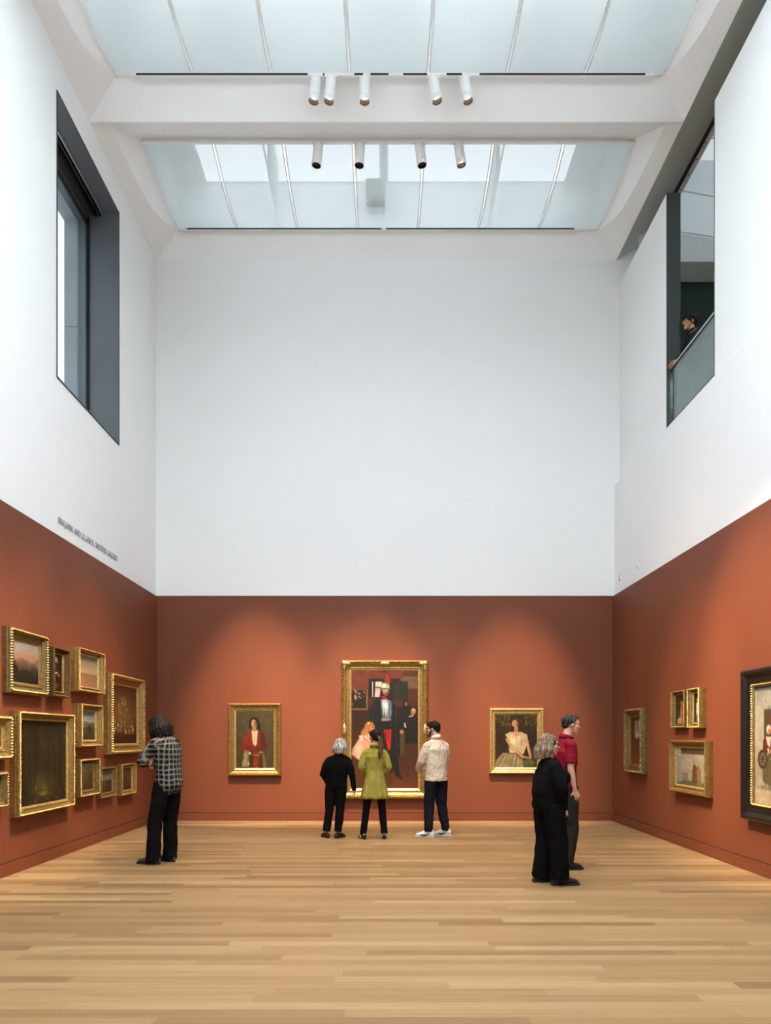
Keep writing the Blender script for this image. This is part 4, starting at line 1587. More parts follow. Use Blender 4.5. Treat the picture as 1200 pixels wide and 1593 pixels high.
def plaid_material():
    m = cloth('plaid_flannel', (60, 72, 70), .85)
    h = NT(m)
    pb_ = m.node_tree.nodes['Principled BSDF']
    tc = h.n('ShaderNodeTexCoord')
    wob = h.n('ShaderNodeTexNoise')
    wob.inputs['Scale'].default_value = 5
    h.l(tc.outputs['Object'], wob.inputs['Vector'])
    sp = h.n('ShaderNodeSeparateXYZ')
    h.l(tc.outputs['Object'], sp.inputs[0])
    wv = h.m('MULTIPLY', h.m('SUBTRACT', wob.outputs['Fac'], .5), .05)
    u = h.m('ADD', h.m('MULTIPLY', h.m('ARCTAN2', sp.outputs[0], h.m('SUBTRACT', -.04, sp.outputs[1])), .17), wv)
    z = h.m('ADD', sp.outputs[2], wv)
    P_ = .062

    def stripes(c):
        f = h.m('FRACT', h.m('DIVIDE', c, P_))
        wide = h.m('LESS_THAN', f, .48)
        thin = h.m('LESS_THAN', h.m('ABSOLUTE', h.m('SUBTRACT', f, .74)), .07)
        return wide, thin
    wu, tu = stripes(u)
    wz, tz = stripes(z)
    dark = h.m('MULTIPLY', h.m('ADD', wu, wz), .5)
    c1 = h.mix(dark, lin((80, 75, 66)), lin((11, 22, 24)))
    c2 = h.mix(h.m('MULTIPLY', h.m('MAXIMUM', tu, tz), .30), c1, lin((190, 192, 186)))
    h.l(c2, pb_.inputs['Base Color'])
    return m


def hair_mat(name, col, col2, rough=.45):
    m = mat(name, col, .62, spec=.12)
    h = NT(m)
    pb_ = m.node_tree.nodes['Principled BSDF']
    tc = h.n('ShaderNodeTexCoord')
    mp = h.n('ShaderNodeMapping')
    mp.inputs['Scale'].default_value = (48, 48, 6)
    h.l(tc.outputs['Object'], mp.inputs['Vector'])
    n1 = h.n('ShaderNodeTexNoise')
    n1.inputs['Scale'].default_value = 1
    n1.inputs['Detail'].default_value = 3
    n1.inputs['Distortion'].default_value = .4
    h.l(mp.outputs[0], n1.inputs['Vector'])
    rp = h.n('ShaderNodeValToRGB')
    rp.color_ramp.elements[0].position = .35
    rp.color_ramp.elements[0].color = (*lin(col), 1)
    rp.color_ramp.elements[1].position = .68
    rp.color_ramp.elements[1].color = (*lin(col2), 1)
    h.l(n1.outputs['Fac'], rp.inputs['Fac'])
    h.l(rp.outputs['Color'], pb_.inputs['Base Color'])
    bp = h.n('ShaderNodeBump')
    bp.inputs['Strength'].default_value = .35
    bp.inputs['Distance'].default_value = .01
    h.l(n1.outputs['Fac'], bp.inputs['Height'])
    h.l(bp.outputs['Normal'], pb_.inputs['Normal'])
    return m


M['eye_white'] = mat('eye_white', (220, 214, 206), .25)
M['iris'] = mat('iris', (46, 32, 24), .2)
M['lip'] = mat('lip', (160, 96, 84), .45)
M['spectacle'] = mat('spectacle_frame', (28, 26, 26), .3)
M['leather_brown'] = mat('brown_leather', (74, 60, 48), .5, bump=.1)
M['leather_black'] = mat('black_leather', (24, 24, 26), .38, bump=.1)
M['sneaker_white'] = mat('white_sneaker_leather', (222, 220, 214), .5)
M['sole_dark'] = mat('dark_sole', (30, 26, 24), .7)
M['sole_white'] = mat('white_sole', (210, 206, 196), .6)
M['black_mark'] = mat('black_side_mark', (16, 16, 18), .5)


def solid(name, b, material, parent, vox=.007, smooth=3, disp=0.0, tex=None, floor_z=None, post=None):
    """fuse the shapes of b into one continuous skin"""
    o = b.build(name, material)
    md = o.modifiers.new('r', 'REMESH')
    md.mode = 'VOXEL'
    md.voxel_size = vox
    md.use_smooth_shade = True
    sm = o.modifiers.new('s', 'SMOOTH')
    sm.factor = .5
    sm.iterations = smooth
    if disp:
        d = o.modifiers.new('d', 'DISPLACE')
        d.texture = tex or tex_fold
        d.strength = disp
        d.mid_level = .5
        d.texture_coords = 'LOCAL'
    dg = bpy.context.evaluated_depsgraph_get()
    me = bpy.data.meshes.new_from_object(o.evaluated_get(dg))
    old = o.data
    o.modifiers.clear()
    o.data = me
    bpy.data.meshes.remove(old)
    me.name = name
    if post:
        n = len(me.vertices)
        co = np.empty(n * 3, np.float32)
        me.vertices.foreach_get('co', co)
        co = post(co.reshape(-1, 3))
        me.vertices.foreach_set('co', co.ravel().astype(np.float32))
    me.polygons.foreach_set('use_smooth', [True] * len(me.polygons))
    me.update()
    o.parent = parent
    return o


def hand(b, wrist, d, n, thumb, curl=.35, k=1.0, spread=0.0):
    d, n, wrist = Vector(d).normalized(), Vector(n), Vector(wrist)
    n = (n - d * n.dot(d)).normalized()
    s = d.cross(n) * thumb
    b.tube([wrist - d * .02 * k, wrist + d * .02 * k, wrist + d * .06 * k, wrist + d * .088 * k],
           [(.024 * k, .017 * k), (.030 * k, .016 * k), (.040 * k, .015 * k), (.038 * k, .012 * k)], side=s)
    for i, (so, L, r) in enumerate(((.031, .88, .0082), (.0105, 1.0, .0085), (-.0105, .93, .0082), (-.030, .74, .0072))):
        p = wrist + d * (.082 - .004 * abs(i - 1)) * k + s * so * k
        a = 0.0
        pts, rr = [p - d * .02 * k, p], [r * k, r * k]
        for seg_, ln in enumerate((.044, .027, .021)):
            a += curl * (1, 1.2, .8)[seg_] * (1 + .08 * i)
            p = p + (d * math.cos(a) + n * math.sin(a) + s * so * spread * 4) * ln * L * k
            pts.append(p)
            rr.append(r * k * (1 - .09 * (seg_ + 1)))
        b.tube(pts, rr, seg=8, side=s)
    t0 = wrist + d * .022 * k + s * .024 * k
    t1 = t0 + (d * .6 + s * .65 + n * .35).normalized() * .04 * k
    t2 = t1 + (d * .85 + s * .2 + n * .45).normalized() * .034 * k
    t3 = t2 + (d * .85 - s * .05 + n * .5).normalized() * .024 * k
    b.tube([t0, t1, t2, t3], [.013 * k, .0115 * k, .0098 * k, .0085 * k], seg=8, side=n)


class Person:
    def __init__(self, loc, rotz, k, label, group='visitors in the gallery', **j):
        self.root = empty('person', loc, rotz)
        tag(self.root, label, 'person', group)
        self.k = k
        J = dict(pelvis=(0, 0, .96), waist=(0, 0, 1.10), chest=(0, 0, 1.32), neck=(0, -.01, 1.50), head=(0, .02, 1.665),
                 ls=(-.18, -.01, 1.41), rs=(.18, -.01, 1.41), le=(-.235, -.03, 1.16), re=(.235, -.03, 1.16),
                 lw=(-.25, .03, .92), rw=(.25, .03, .92), lh=(-.09, 0, .92), rh=(.09, 0, .92),
                 lk=(-.10, .02, .50), rk=(.10, .02, .50), la=(-.11, 0, .085), ra=(.11, 0, .085))
        J.update(j.pop('J', {}))
        self.J = {a: Vector(v) * k for a, v in J.items()}
        for a in ('la', 'ra'):
            self.J[a].z = .085
        self.yaw, self.pitch, self.roll = j.get('yaw', 0), j.get('pitch', 0), j.get('roll', 0)
        self.ly, self.ry = j.get('foot', (10, -10))
        self.hk = j.get('hk', 1.0)
        self.hm = (Matrix.Translation(self.J['head']) @ Euler((-math.radians(self.pitch), math.radians(self.roll), math.radians(self.yaw)), 'XYZ').to_matrix().to_4x4()
                   @ Matrix.Scale(k * self.hk, 4))
        self.hm = (Matrix.Translation(self.J['head']) @ Matrix.Rotation(math.radians(self.yaw), 4, 'Z') @ Matrix.Rotation(-math.radians(self.pitch), 4, 'X')
                   @ Matrix.Scale(k * self.hk, 4))
        self.fat = j.get('fat', 1.0)
        self.hands = j.get('hands', {})

    def H(self, p):
        return self.hm @ Vector(p)

    def spine(self, t):
        """t = height in unscaled metres -> point on the spine"""
        z = t * self.k
        P = [self.J[a] for a in ('pelvis', 'waist', 'chest', 'neck')]
        if z <= P[0].z:
            return Vector((P[0].x, P[0].y, z))
        for a, c in zip(P, P[1:]):
            if z <= c.z:
                f = (z - a.z) / (c.z - a.z)
                return Vector((a.x + (c.x - a.x) * f, a.y + (c.y - a.y) * f, z))
        return Vector((P[3].x, P[3].y, z))

    def torso(self, b, rings, off=0.0):
        k = self.k
        rings = [((r[0], r[1] * .74, r[2] * .95) + tuple(r[3:])) if abs(r[0] - 1.42) < .001 else r for r in rings]
        pts = [self.spine(r[0]) + Vector((0, (r[3] if len(r) > 3 else 0) * k, 0)) for r in rings]
        b.tube(pts, [((r[1] + off) * k, (r[2] + off) * k) for r in rings], seg=24, cap=False)

    def body(self, skin):
        b, k, J = MB(), self.k, self.J
        f = self.fat
        self.torso(b, [(.90, .13, .09), (.98, .15 * f, .105 * f), (1.10, .135 * f, .095 * f), (1.22, .145 * f, .10 * f), (1.34, .162, .108), (1.42, .15, .09), (1.48, .09, .065)])
        b.tube([J['neck'] - Vector((0, 0, .06 * k)), J['neck'], self.H((0, -.025, -.05)), self.H((0, -.02, 0))],
               [.06 * k, .054 * k, .050 * k, .05 * k], seg=16)
        for s in 'lr':
            b.tube([J['neck'] - Vector((0, 0, .02 * k)), J[s + 's']], [.045 * k, .045 * k], seg=12)
            b.tube([J[s + 's'], (J[s + 's'] + J[s + 'e']) / 2, J[s + 'e']], [.05 * k, .043 * k, .037 * k], seg=14)
            b.tube([J[s + 'e'], J[s + 'e'].lerp(J[s + 'w'], .3), J[s + 'w']], [.037 * k, .037 * k, (.026 * k, .021 * k)], seg=14)
            hp = self.hands.get(s)
            d, n, cu = hp if hp else ((J[s + 'w'] - J[s + 'e']) + Vector((0, .04, 0)), (1 if s == 'l' else -1, .15, 0), .35)
            thumb = 1 if s == 'l' else -1
            hand(b, J[s + 'w'], d, n, thumb, cu, k)
            b.tube([J[s + 'h'], J[s + 'k']], [.07 * k, .042 * k], seg=14)
            b.tube([J[s + 'k'], J[s + 'k'].lerp(J[s + 'a'], .3), J[s + 'a']], [.042 * k, .042 * k, .032 * k], seg=14)
            yw = math.radians(self.ly if s == 'l' else self.ry)
            fd = Vector((-math.sin(yw), math.cos(yw), 0))
            a = J[s + 'a'] * 1.0
            a.z = .05
            b.tube([a - fd * .02, a + fd * .05, a + fd * .11], [(.022, .022), (.024, .016), (.022, .012)], seg=12, side=(fd.y, -fd.x, 0))
        # head
        n0 = len(b.v)
        b.ell((0, -.012, .028), (.074, .094, .088), seg=24, rings=16)
        b.ell((0, .030, -.030), (.058, .060, .074), seg=20, rings=14)
        b.ell((0, .052, -.072), (.040, .036, .032))
        b.ell((0, .072, -.094), (.022, .020, .017))
        b.tube([(0, .086, .022), (0, .100, -.004), (0, .110, -.020)], [.008, .010, .0125], seg=10)
        b.ell((.0, .098, -.024), (.017, .011, .008))
        b.ell((0, .090, -.052), (.023, .010, .006))
        b.ell((0, .088, -.063), (.021, .010, .007))
        b.ell((-.028, .080, .034), (.026, .014, .009))
        b.ell((.028, .080, .034), (.026, .014, .009))
        b.ell((-.040, .060, -.018), (.022, .022, .022))
        b.ell((.040, .060, -.018), (.022, .022, .022))
        for sx in (-1, 1):
            b.ell((sx * .074, -.008, -.004), (.009, .019, .031), Euler((0, 0, sx * -.35)))
            b.ell((sx * .031, .074, .012), (.015, .014, .011))
        b.xform(self.hm, n0)
        return solid('body', b, skin, self.root, .0048, 3)

    def face(self, brow, glasses=False):
        for sx in (-1, 1):
            b = MB()
            b.ell((sx * .031, .0805, .012), (.0115, .0075, .0075), mi=0)
            b.ell((sx * .031, .0862, .012), (.005, .003, .005), mi=1)
            b.xform(self.hm)
            b.build('eye', [M['eye_white'], M['iris']], self.root, smooth=True)
            b = MB()
            b.tube([(sx * .012, .096, .034), (sx * .03, .096, .040), (sx * .048, .083, .034)], [.0035, .004, .0025], seg=6)
            b.xform(self.hm)
            b.build('eyebrow', brow, self.root, smooth=True)
        b = MB()
        b.ell((0, .0975, -.0535), (.0215, .0055, .0042))
        b.ell((0, .0955, -.0625), (.019, .0055, .005))
        b.xform(self.hm)
        b.build('lips', M['lip'], self.root, smooth=True)
        if glasses:
            b = MB()
            for sx in (-1, 1):
                pts = [(sx * .033 + .024 * math.cos(a * PI / 8), .108 - .012 * abs(math.cos(a * PI / 8)) * (1 if True else 0), .010 + .018 * math.sin(a * PI / 8)) for a in range(17)]
                b.tube(pts, [.0022] * 17, seg=6, side=(0, 1, 0), cap=False)
                b.tube([(sx * .057, .096, .014), (sx * .078, .05, .014), (sx * .082, -.01, .010)], [.0022] * 3, seg=6)
            b.tube([(-.010, .106, .014), (0, .110, .017), (.010, .106, .014)], [.002] * 3, seg=6)
            b.xform(self.hm)
            b.build('eyeglasses', M['spectacle'], self.root, smooth=True)

    def shoe(self, s, upper, sole, L=.275, kind='shoe'):
        a = self.J[s + 'a']
        yw = math.radians(self.ly if s == 'l' else self.ry)
        T = Matrix.Translation((a.x, a.y, 0)) @ Matrix.Rotation(yw, 4, 'Z') @ Matrix.Scale(L / .275, 4)
        m = 1 if s == 'l' else -1
        b = MB()
        b.tube([(0, -.058, .052), (0, -.01, .056), (0, .05, .056), (m * .004, .11, .043), (m * .006, .158, .034)],
               [(.032, .040), (.036, .046), (.038, .040), (.044, .028), (.036, .022)], seg=18)
        if kind != 'flat':
            b.tube([(0, -.03, .05), (0, -.025, .105)], [(.035, .045), (.037, .046)], seg=16, cap=False)
        b.xform(T)

        def post(co):
            co[:, 2] = np.maximum(co[:, 2], .016)
            return co
        o = solid('shoe', b, upper, self.root, .005, 2, post=post)
        b = MB()
        pts = []
        for i in range(28):
            t = 2 * PI * i / 28
            y = .052 + .148 * math.sin(t)
            wdt = .036 + .012 * max(0, math.sin(t)) - .006 * max(0, -math.sin(t))
            x = wdt * math.copysign(abs(math.cos(t)) ** .75, math.cos(t)) + m * .005 * max(0, math.sin(t))
            pts.append((x, y))
        b.prism([(x, y) for x, y in pts], 'z', 0.0, .022)
        if kind == 'heel':
            b.box(-.03, -.09, 0, .03, -.02, .03)
        b.xform(T)
        b.build('sole', sole, o, bevel=.004)
        return o, T, m

    def trousers(self, material, hip=(.165, .115), thigh=.092, knee=.072, hem=.072, hemz=.05, top=1.04, disp=.022, seat=1.0, back=0):
        b, k, J = MB(), self.k, self.J
        self.torso(b, [(.86, hip[0] * .8, hip[1] * .8), (.92, hip[0], hip[1]), (.99, hip[0], hip[1]), (top, hip[0] * .95, hip[1] * .93)])
        for s, sx in (('l', -1), ('r', 1)):
            b.ell(J[s + 'h'] + Vector((0, -.055 * k * seat, .02 * k)), (.085 * k * seat, .07 * k * seat, .09 * k))
            hp, kn, an = J[s + 'h'], J[s + 'k'], J[s + 'a']
            foot = Vector((an.x, an.y - .005, hemz))
            b.tube([hp + Vector((0, 0, .03)), hp.lerp(kn, .35), kn, kn.lerp(foot, .5), foot + Vector((0, 0, .02)), foot],
                   [(thigh * k, (thigh + .012) * k), (thigh * k, (thigh + .006) * k), knee * k, (hem + knee) / 2 * k, hem * k, (hem - .004) * k], seg=20, cap=False)
        return solid('trousers', b, material, self.root, .007, 4, disp)

    def top(self, material, rings, sleeve=(.062, .054, .044), name='shirt', short=False, disp=.02, shoulder=.062, cuff=.95, extra=None, vox=.007):
        b, k, J = MB(), self.k, self.J
        self.torso(b, rings)
        for s in 'lr':
            b.tube([J['neck'] - Vector((0, 0, .032 * k)), J[s + 's']], [.056 * k, shoulder * .95 * k], seg=14)
            sh, el, wr = J[s + 's'], J[s + 'e'], J[s + 'w']
            if short:
                b.tube([sh, sh.lerp(el, .5), sh.lerp(el, .78)], [sleeve[0] * .86 * k, sleeve[1] * k, sleeve[1] * 1.05 * k], seg=16, cap=False)
            else:
                b.tube([sh, sh.lerp(el, .5), el], [sleeve[0] * .86 * k, sleeve[0] * k, sleeve[1] * k], seg=16)
                e = el.lerp(wr, cuff)
                b.tube([el, el.lerp(wr, .4), e], [sleeve[1] * k, (sleeve[1] + sleeve[2]) / 2 * k, sleeve[2] * k], seg=16, cap=True)
        if extra:
            extra(b)
        return solid(name, b, material, self.root, vox, 4, disp)

    def collar(self, material, r=.064, h_=.045, tilt=.02, name='collar'):
        k = self.k
        b = MB()
        base = self.J['neck'] + Vector((0, .0, -.005 * k))
        n0 = len(b.v)
        seg = 24
        prof = [(r + .010, -.01), (r + .004, h_), (r - .004, h_ + .002), (r, h_ * .2), (r + .022, h_ * .1)]
        prof = [(r + .012, -.012), (r, h_), (r + .006, h_ + .004), (r + .022, h_ * .15)]
        for (rr, z) in prof:
            for i in range(seg):
                a = 2 * PI * i / seg
                zz = z - tilt * math.sin(a) * (z / h_)
                b.v.append(tuple(base + Vector((rr * k * math.cos(a), rr * 1.02 * k * math.sin(a), zz * k))))
        for i in range(len(prof) - 1):
            for j in range(seg):
                a, c = n0 + i * seg + j, n0 + i * seg + (j + 1) % seg
                b.f.append((a, c, c + seg, a + seg))
                b.m.append(0)
        o = b.build(name, material, self.root, smooth=True)
        md = o.modifiers.new('t', 'SOLIDIFY')
        md.thickness = .004
        return o

    def hair(self, shapes, material, disp=.012, name='hair', vox=.005):
        """shapes: list of ('e', centre, radii) in the head frame or ('t', pts, radii) with points already in body space"""
        b = MB()
        for sh in shapes:
            n0 = len(b.v)
            if sh[0] == 'e':
                b.ell(sh[1], sh[2], seg=20, rings=14)
                b.xform(self.hm, n0)
            elif sh[0] == 'h':
                b.tube(sh[1], sh[2], seg=10)
                b.xform(self.hm, n0)
            else:
                b.tube(sh[1], sh[2], seg=10)
        return solid(name, b, material, self.root, vox, 2, disp, tex_hair)


SK = M['skin']
SK2 = mat('light_skin', (206, 160, 136), 0.5, spec=.35, var=.05, vscale=14)
SK3 = mat('olive_skin', (184, 136, 104), 0.5, spec=.35, var=.05, vscale=14)
black_c = cloth('black_cotton', (15, 15, 16), .85)
black_knit = cloth('black_knit', (13, 13, 14), .9, fold=.5)
black_wool = cloth('black_wide_wool', (12, 12, 13), .9, fscale=(6, 6, .9), fold=.6)
navy_c = cloth('dark_navy_twill', (26, 27, 36), .8, fold=.5)
lime_c = cloth('lime_green_cotton', (146, 136, 62), .8, fold=.6, fscale=(7, 7, 2.5))
cream_c = cloth('cream_linen', (212, 196, 174), .85, fold=.9, fscale=(7, 7, 4))
red_c = cloth('crimson_pique', (118, 20, 38), .8, fold=.4)
grey_c = cloth('charcoal_trouser_cloth', (44, 40, 37), .85, fold=.5)
plaid = plaid_material()

# ---------------- man in the plaid shirt, left
p = Person((-2.70, 8.42, 0), math.radians(68), 1.05,
           'long dark-haired person in green plaid shirt and black trousers, arms crossed, facing the left wall', foot=(12, -14), yaw=2, pitch=34,
           J=dict(pelvis=(0, -.03, .96), waist=(0, -.035, 1.10), chest=(0, -.03, 1.32), neck=(0, .03, 1.49), head=(0, .115, 1.605),
                  ls=(-.18, .02, 1.395), rs=(.18, .02, 1.395), le=(-.25, .125, 1.19), re=(.235, .115, 1.20),
                  lw=(-.03, .215, 1.185), rw=(-.145, .105, 1.165), lh=(-.09, -.02, .92), rh=(.09, -.03, .92), lk=(-.11, .07, .50), rk=(.10, .02, .50),
                  la=(-.115, .095, .08), ra=(.10, .03, .08)),
           hands={'l': ((1, .1, .1), (0, -1, 0), .3), 'r': ((-.85, -.62, .22), (.5, -.6, -.1), .2)})
p.body(SK3)
p.face(M['iris'])


def plaid_tail(b):
    k = p.k
    for s in (-1, 1):
        b.ell((s * .06 * k, -.09 * k, .90 * k), (.09 * k, .055 * k, .09 * k))


p.top(plaid, [(.845, .14, .10, -.045), (.90, .176, .140, -.03), (.98, .18, .142, -.01), (1.10, .172, .130), (1.22, .178, .132), (1.34, .186, .132), (1.42, .175, .11), (1.48, .10, .08)],
      sleeve=(.07, .062, .052), disp=.024, shoulder=.068, cuff=.9, extra=plaid_tail)
p.collar(plaid, h_=.035)
p.trousers(black_c, hip=(.15, .11), thigh=.092, knee=.084, hem=.083, hemz=.035, top=.96, seat=.82)
for s in 'lr':
    p.shoe(s, M['leather_brown'], M['sole_dark'], .30)
hd = hair_mat('dark_brown_hair', (12, 10, 9), (40, 33, 29))
H = p.H
shapes = [('e', (0, -.018, .040), (.088, .104, .094))]
for i in range(13):
    a = -.15 + (PI + .3) * i / 12
    st = (.082 * math.cos(a), -.02 - .085 * math.sin(a), .03)
    s0 = H(st)
    out = Vector((math.cos(a), -math.sin(a), 0))
    front = 1 if st[1] > -.02 else 0
    e = s0 + out * .02 + Vector((0, -.075 if not front else -.03, -.185))
    mid_ = s0.lerp(e, .5) + out * .03
    shapes.append(('t', [s0, mid_, e, e + Vector((0, .0, -.04))], [.034, .036, .028, .014]))
for sx in (-1, 1):
    s0, e = H((sx * .06, .045, .06)), H((sx * .078, .045, -.03))
    e2 = e + Vector((sx * .015, -.02, -.12))
    shapes.append(('t', [s0, e, e2], [.022, .026, .014]))
p.hair(shapes, hd, .012)

# ---------------- grey-haired woman in black
p = Person((-.775, 10.53, 0), math.radians(-6), .865,
           'grey-haired person in black top and trousers standing left of the lime coat', foot=(38, -30), yaw=-26, pitch=4, fat=1.2, hk=1.08,
           J=dict(pelvis=(.03, 0, .96), waist=(.045, 0, 1.10), chest=(.06, 0, 1.32), neck=(.075, -.01, 1.50), head=(.11, .02, 1.645),
                  ls=(-.115, -.01, 1.375), rs=(.245, -.01, 1.375), le=(-.205, -.05, 1.14), re=(.315, -.03, 1.13), lw=(-.13, .14, .93), rw=(.345, .03, .86),
                  lh=(-.06, 0, .92), rh=(.12, 0, .92), lk=(-.10, .02, .50), rk=(.09, .02, .50), la=(-.145, 0, .08), ra=(.065, -.02, .08)))
p.body(SK2)
p.face(M['skin'])
p.top(black_knit, [(.90, .185, .14), (.98, .19, .15), (1.08, .19, .15), (1.2, .195, .15), (1.34, .195, .14), (1.42, .185, .115), (1.48, .10, .08)],
      sleeve=(.07, .06, .045), name='jumper', disp=.02, shoulder=.066)
p.trousers(black_c, hip=(.19, .14), thigh=.105, knee=.08, hem=.07, hemz=.10, top=1.02)
for s in 'lr':
    p.shoe(s, M['leather_black'], M['sole_dark'], .245, 'flat')
hg = hair_mat('silver_hair', (96, 94, 90), (196, 193, 186))
shapes = [('e', (0, -.02, .036), (.088, .108, .094)), ('e', (0, -.035, -.02), (.092, .10, .10))]
for i in range(13):
    a = -.2 + (PI + .4) * i / 12
    st = (.078 * math.cos(a), -.02 - .082 * math.sin(a), .02)
    e = (.096 * math.cos(a), -.03 - .10 * math.sin(a), -.12)
    shapes.append(('h', [st, tuple((x + y) / 2 * 1.12 if n < 2 else (x + y) / 2 for n, (x, y) in enumerate(zip(st, e))), e], [.028, .032, .018]))
p.hair(shapes, hg, .008)

# ---------------- woman in the lime coat
p = Person((-.155, 10.43, 0), math.radians(4), .94,
           'person with dark ponytail in lime green coat, in the middle before the tallest painting', foot=(20, -6), yaw=30, pitch=2,
           J=dict(neck=(0, -.01, 1.50), head=(.0, .02, 1.655), ls=(-.16, -.01, 1.39), rs=(.16, -.01, 1.39), le=(-.225, -.04, 1.16), re=(.225, -.04, 1.16),
                  lw=(-.14, .13, 1.02), rw=(.14, .13, 1.02), lk=(-.135, .02, .50), rk=(.12, .02, .50), la=(-.185, 0, .08), ra=(.155, .0, .08)))
p.body(SK3)
p.face(M['iris'])


def coat_skirt(b):
    k = p.k
    for i in range(9):
        a = 2 * PI * i / 9 + .2
        top_ = Vector((.09 * math.cos(a), .07 * math.sin(a), 1.05)) * k
        bot = Vector((.185 * math.cos(a), .135 * math.sin(a), .675)) * k
        b.tube([top_, bot], [.05 * k, .055 * k], seg=10, cap=False)


p.top(lime_c, [(.655, .225, .165), (.72, .215, .158), (.86, .19, .14), (.98, .165, .125), (1.10, .145, .11), (1.22, .155, .115), (1.34, .175, .12), (1.42, .165, .10), (1.48, .09, .075)],
      sleeve=(.062, .056, .047), name='coat', disp=.018, shoulder=.06, extra=coat_skirt)
p.collar(lime_c, .066, .04)
p.trousers(black_c, hip=(.13, .09), thigh=.078, knee=.062, hem=.055, hemz=.075, top=.96, disp=.010, seat=.7)
for s in 'lr':
    o, T, m = p.shoe(s, M['leather_black'], M['sole_dark'], .25)
    for i in range(3):
        b = MB()
        for sx in (-1, 1):
            b.tube([(sx * .0365, .015 + i * .024, .028), (sx * .037, .025 + i * .022, .052), (sx * .026, .036 + i * .018, .078)], [(.005, .003)] * 3, seg=6)
        b.xform(T)
        st_ = b.build('white_stripe', M['sneaker_white'], o)
    b = MB()
    b.ell((0, -.055, .075), (.030, .022, .022))
    b.xform(T)
    b.build('heel_tab', M['sneaker_white'], o, smooth=True)
hb = hair_mat('black_hair', (18, 15, 14), (50, 38, 32))
hb2 = hair_mat('brown_ponytail_hair', (54, 38, 26), (122, 92, 62))
p.hair([('e', (0, -.018, .034), (.084, .102, .094)), ('e', (0, -.06, .02), (.06, .06, .07)), ('e', (0, -.05, -.03), (.066, .06, .05))], hb, .006)
e0 = p.H((0, -.12, .0))
p.hair([('t', [e0, e0 + Vector((.02, -.035, -.04)), e0 + Vector((.03, -.045, -.14)), e0 + Vector((.025, -.05, -.25)), e0 + Vector((.0, -.045, -.34))],
         [(.022, .022), (.03, .026), (.042, .028), (.036, .024), (.012, .01)])], hb2, .012, name='ponytail')

# ---------------- man in the cream shirt
p = Person((.80, 10.68, 0), math.radians(36), 1.015,
           'short dark-haired person in loose cream shirt and white sneakers, right of the lime coat', foot=(42, 30), yaw=32, pitch=8,
           J=dict(pelvis=(0, 0, .96), neck=(0, .0, 1.51), head=(-.015, .05, 1.655), ls=(-.185, .0, 1.385), rs=(.185, -.01, 1.385), le=(-.245, .06, 1.17), re=(.245, .06, 1.17),
                  lw=(-.165, .225, 1.03), rw=(.04, .28, 1.02), lh=(-.09, 0, .92), rh=(.10, 0, .92), lk=(-.12, .02, .50), rk=(.13, .02, .50),
                  la=(-.155, .0, .08), ra=(.165, -.03, .08)),
           hands={'l': ((.8, .5, -.2), (0, -1, 0), .5), 'r': ((-1, .2, -.2), (0, -1, 0), .5)})
p.body(SK2)
p.face(M['iris'], glasses=True)
p.top(cream_c, [(.86, .195, .150), (.90, .195, .152), (1.0, .19, .145), (1.10, .188, .142), (1.22, .195, .145), (1.34, .205, .145), (1.42, .19, .12), (1.485, .105, .085)],
      sleeve=(.072, .064, .055), disp=.026, shoulder=.064, cuff=.88)
p.collar(cream_c, .066, .042)
b = MB()
wr, el = p.J['lw'], p.J['le']
d_ = (wr - el).normalized()
b.tube([el.lerp(wr, .80), el.lerp(wr, .98)], [.052, .05], seg=18)
b.build('turned_cuff', mat('white_cuff', (226, 224, 220), .8), p.root, smooth=True)
p.trousers(navy_c, hip=(.155, .11), thigh=.098, knee=.083, hem=.064, hemz=.085, top=.96, seat=.8)
for s in 'lr':
    o, T, m = p.shoe(s, M['sneaker_white'], M['sole_white'], .30)
    for sx in (-1, 1):
        b = MB()
        pts = [(.0425, .105, .042), (.0455, .075, .030), (.0435, .045, .028), (.042, .01, .040), (.040, -.03, .062)]
        pts = [(sx * x, y, z) for x, y, z in pts]
        b.tube(pts, [(.002, .004), (.003, .009), (.003, .010), (.003, .006), (.002, .002)], seg=8)
        b.xform(T)
        b.build('side_mark', M['black_mark'], o, smooth=True)
p.hair([('e', (0, -.022, .038), (.083, .100, .088)), ('e', (0, .03, .078), (.066, .056, .045)), ('e', (0, -.065, -.02), (.062, .045, .05)),
        ('e', (-.070, .0, .03), (.014, .03, .035)), ('e', (.070, .0, .03), (.014, .03, .035))], hb, .010)
p.hair([('h', [(-.066, .02, -.03), (-.058, .045, -.075), (-.02, .080, -.102), (.02, .080, -.102), (.058, .045, -.075), (.066, .02, -.03)],
         [(.010, .012)] + [(.012, .014)] * 4 + [(.010, .012)])], hb, .003, name='beard')

# ---------------- woman in black, front right
p = Person((1.74, 7.24, 0), math.radians(-84), .895,
           'person with greying blonde bob, wide black trousers and jumper, in front of the crimson polo', foot=(6, -4), yaw=-4, pitch=3, fat=1.35, hk=1.09,
           J=dict(pelvis=(0, -.0, .96), waist=(0, .0, 1.10), chest=(0, .015, 1.32), neck=(0, -.0, 1.49), head=(0, .0, 1.64),
                  ls=(-.185, -.0, 1.38), rs=(.185, -.0, 1.38), le=(-.25, .10, 1.15), re=(.25, .06, 1.14), lw=(-.20, .19, .94), rw=(.16, .12, .90),
                  lh=(-.10, -.02, .92), rh=(.10, .02, .92), lk=(-.10, -.01, .50), rk=(.105, .08, .50), la=(-.10, -.06, .08), ra=(.11, .10, .08)))
p.body(SK2)
p.face(M['skin'], glasses=True)


def bust(b):
    k = p.k
    b.ell((-.075 * k, .14 * k, 1.25 * k), (.085 * k, .10 * k, .095 * k))
    b.ell((.075 * k, .14 * k, 1.25 * k), (.085 * k, .10 * k, .095 * k))
    b.ell((0, .08 * k, 1.08 * k), (.17 * k, .13 * k, .10 * k))


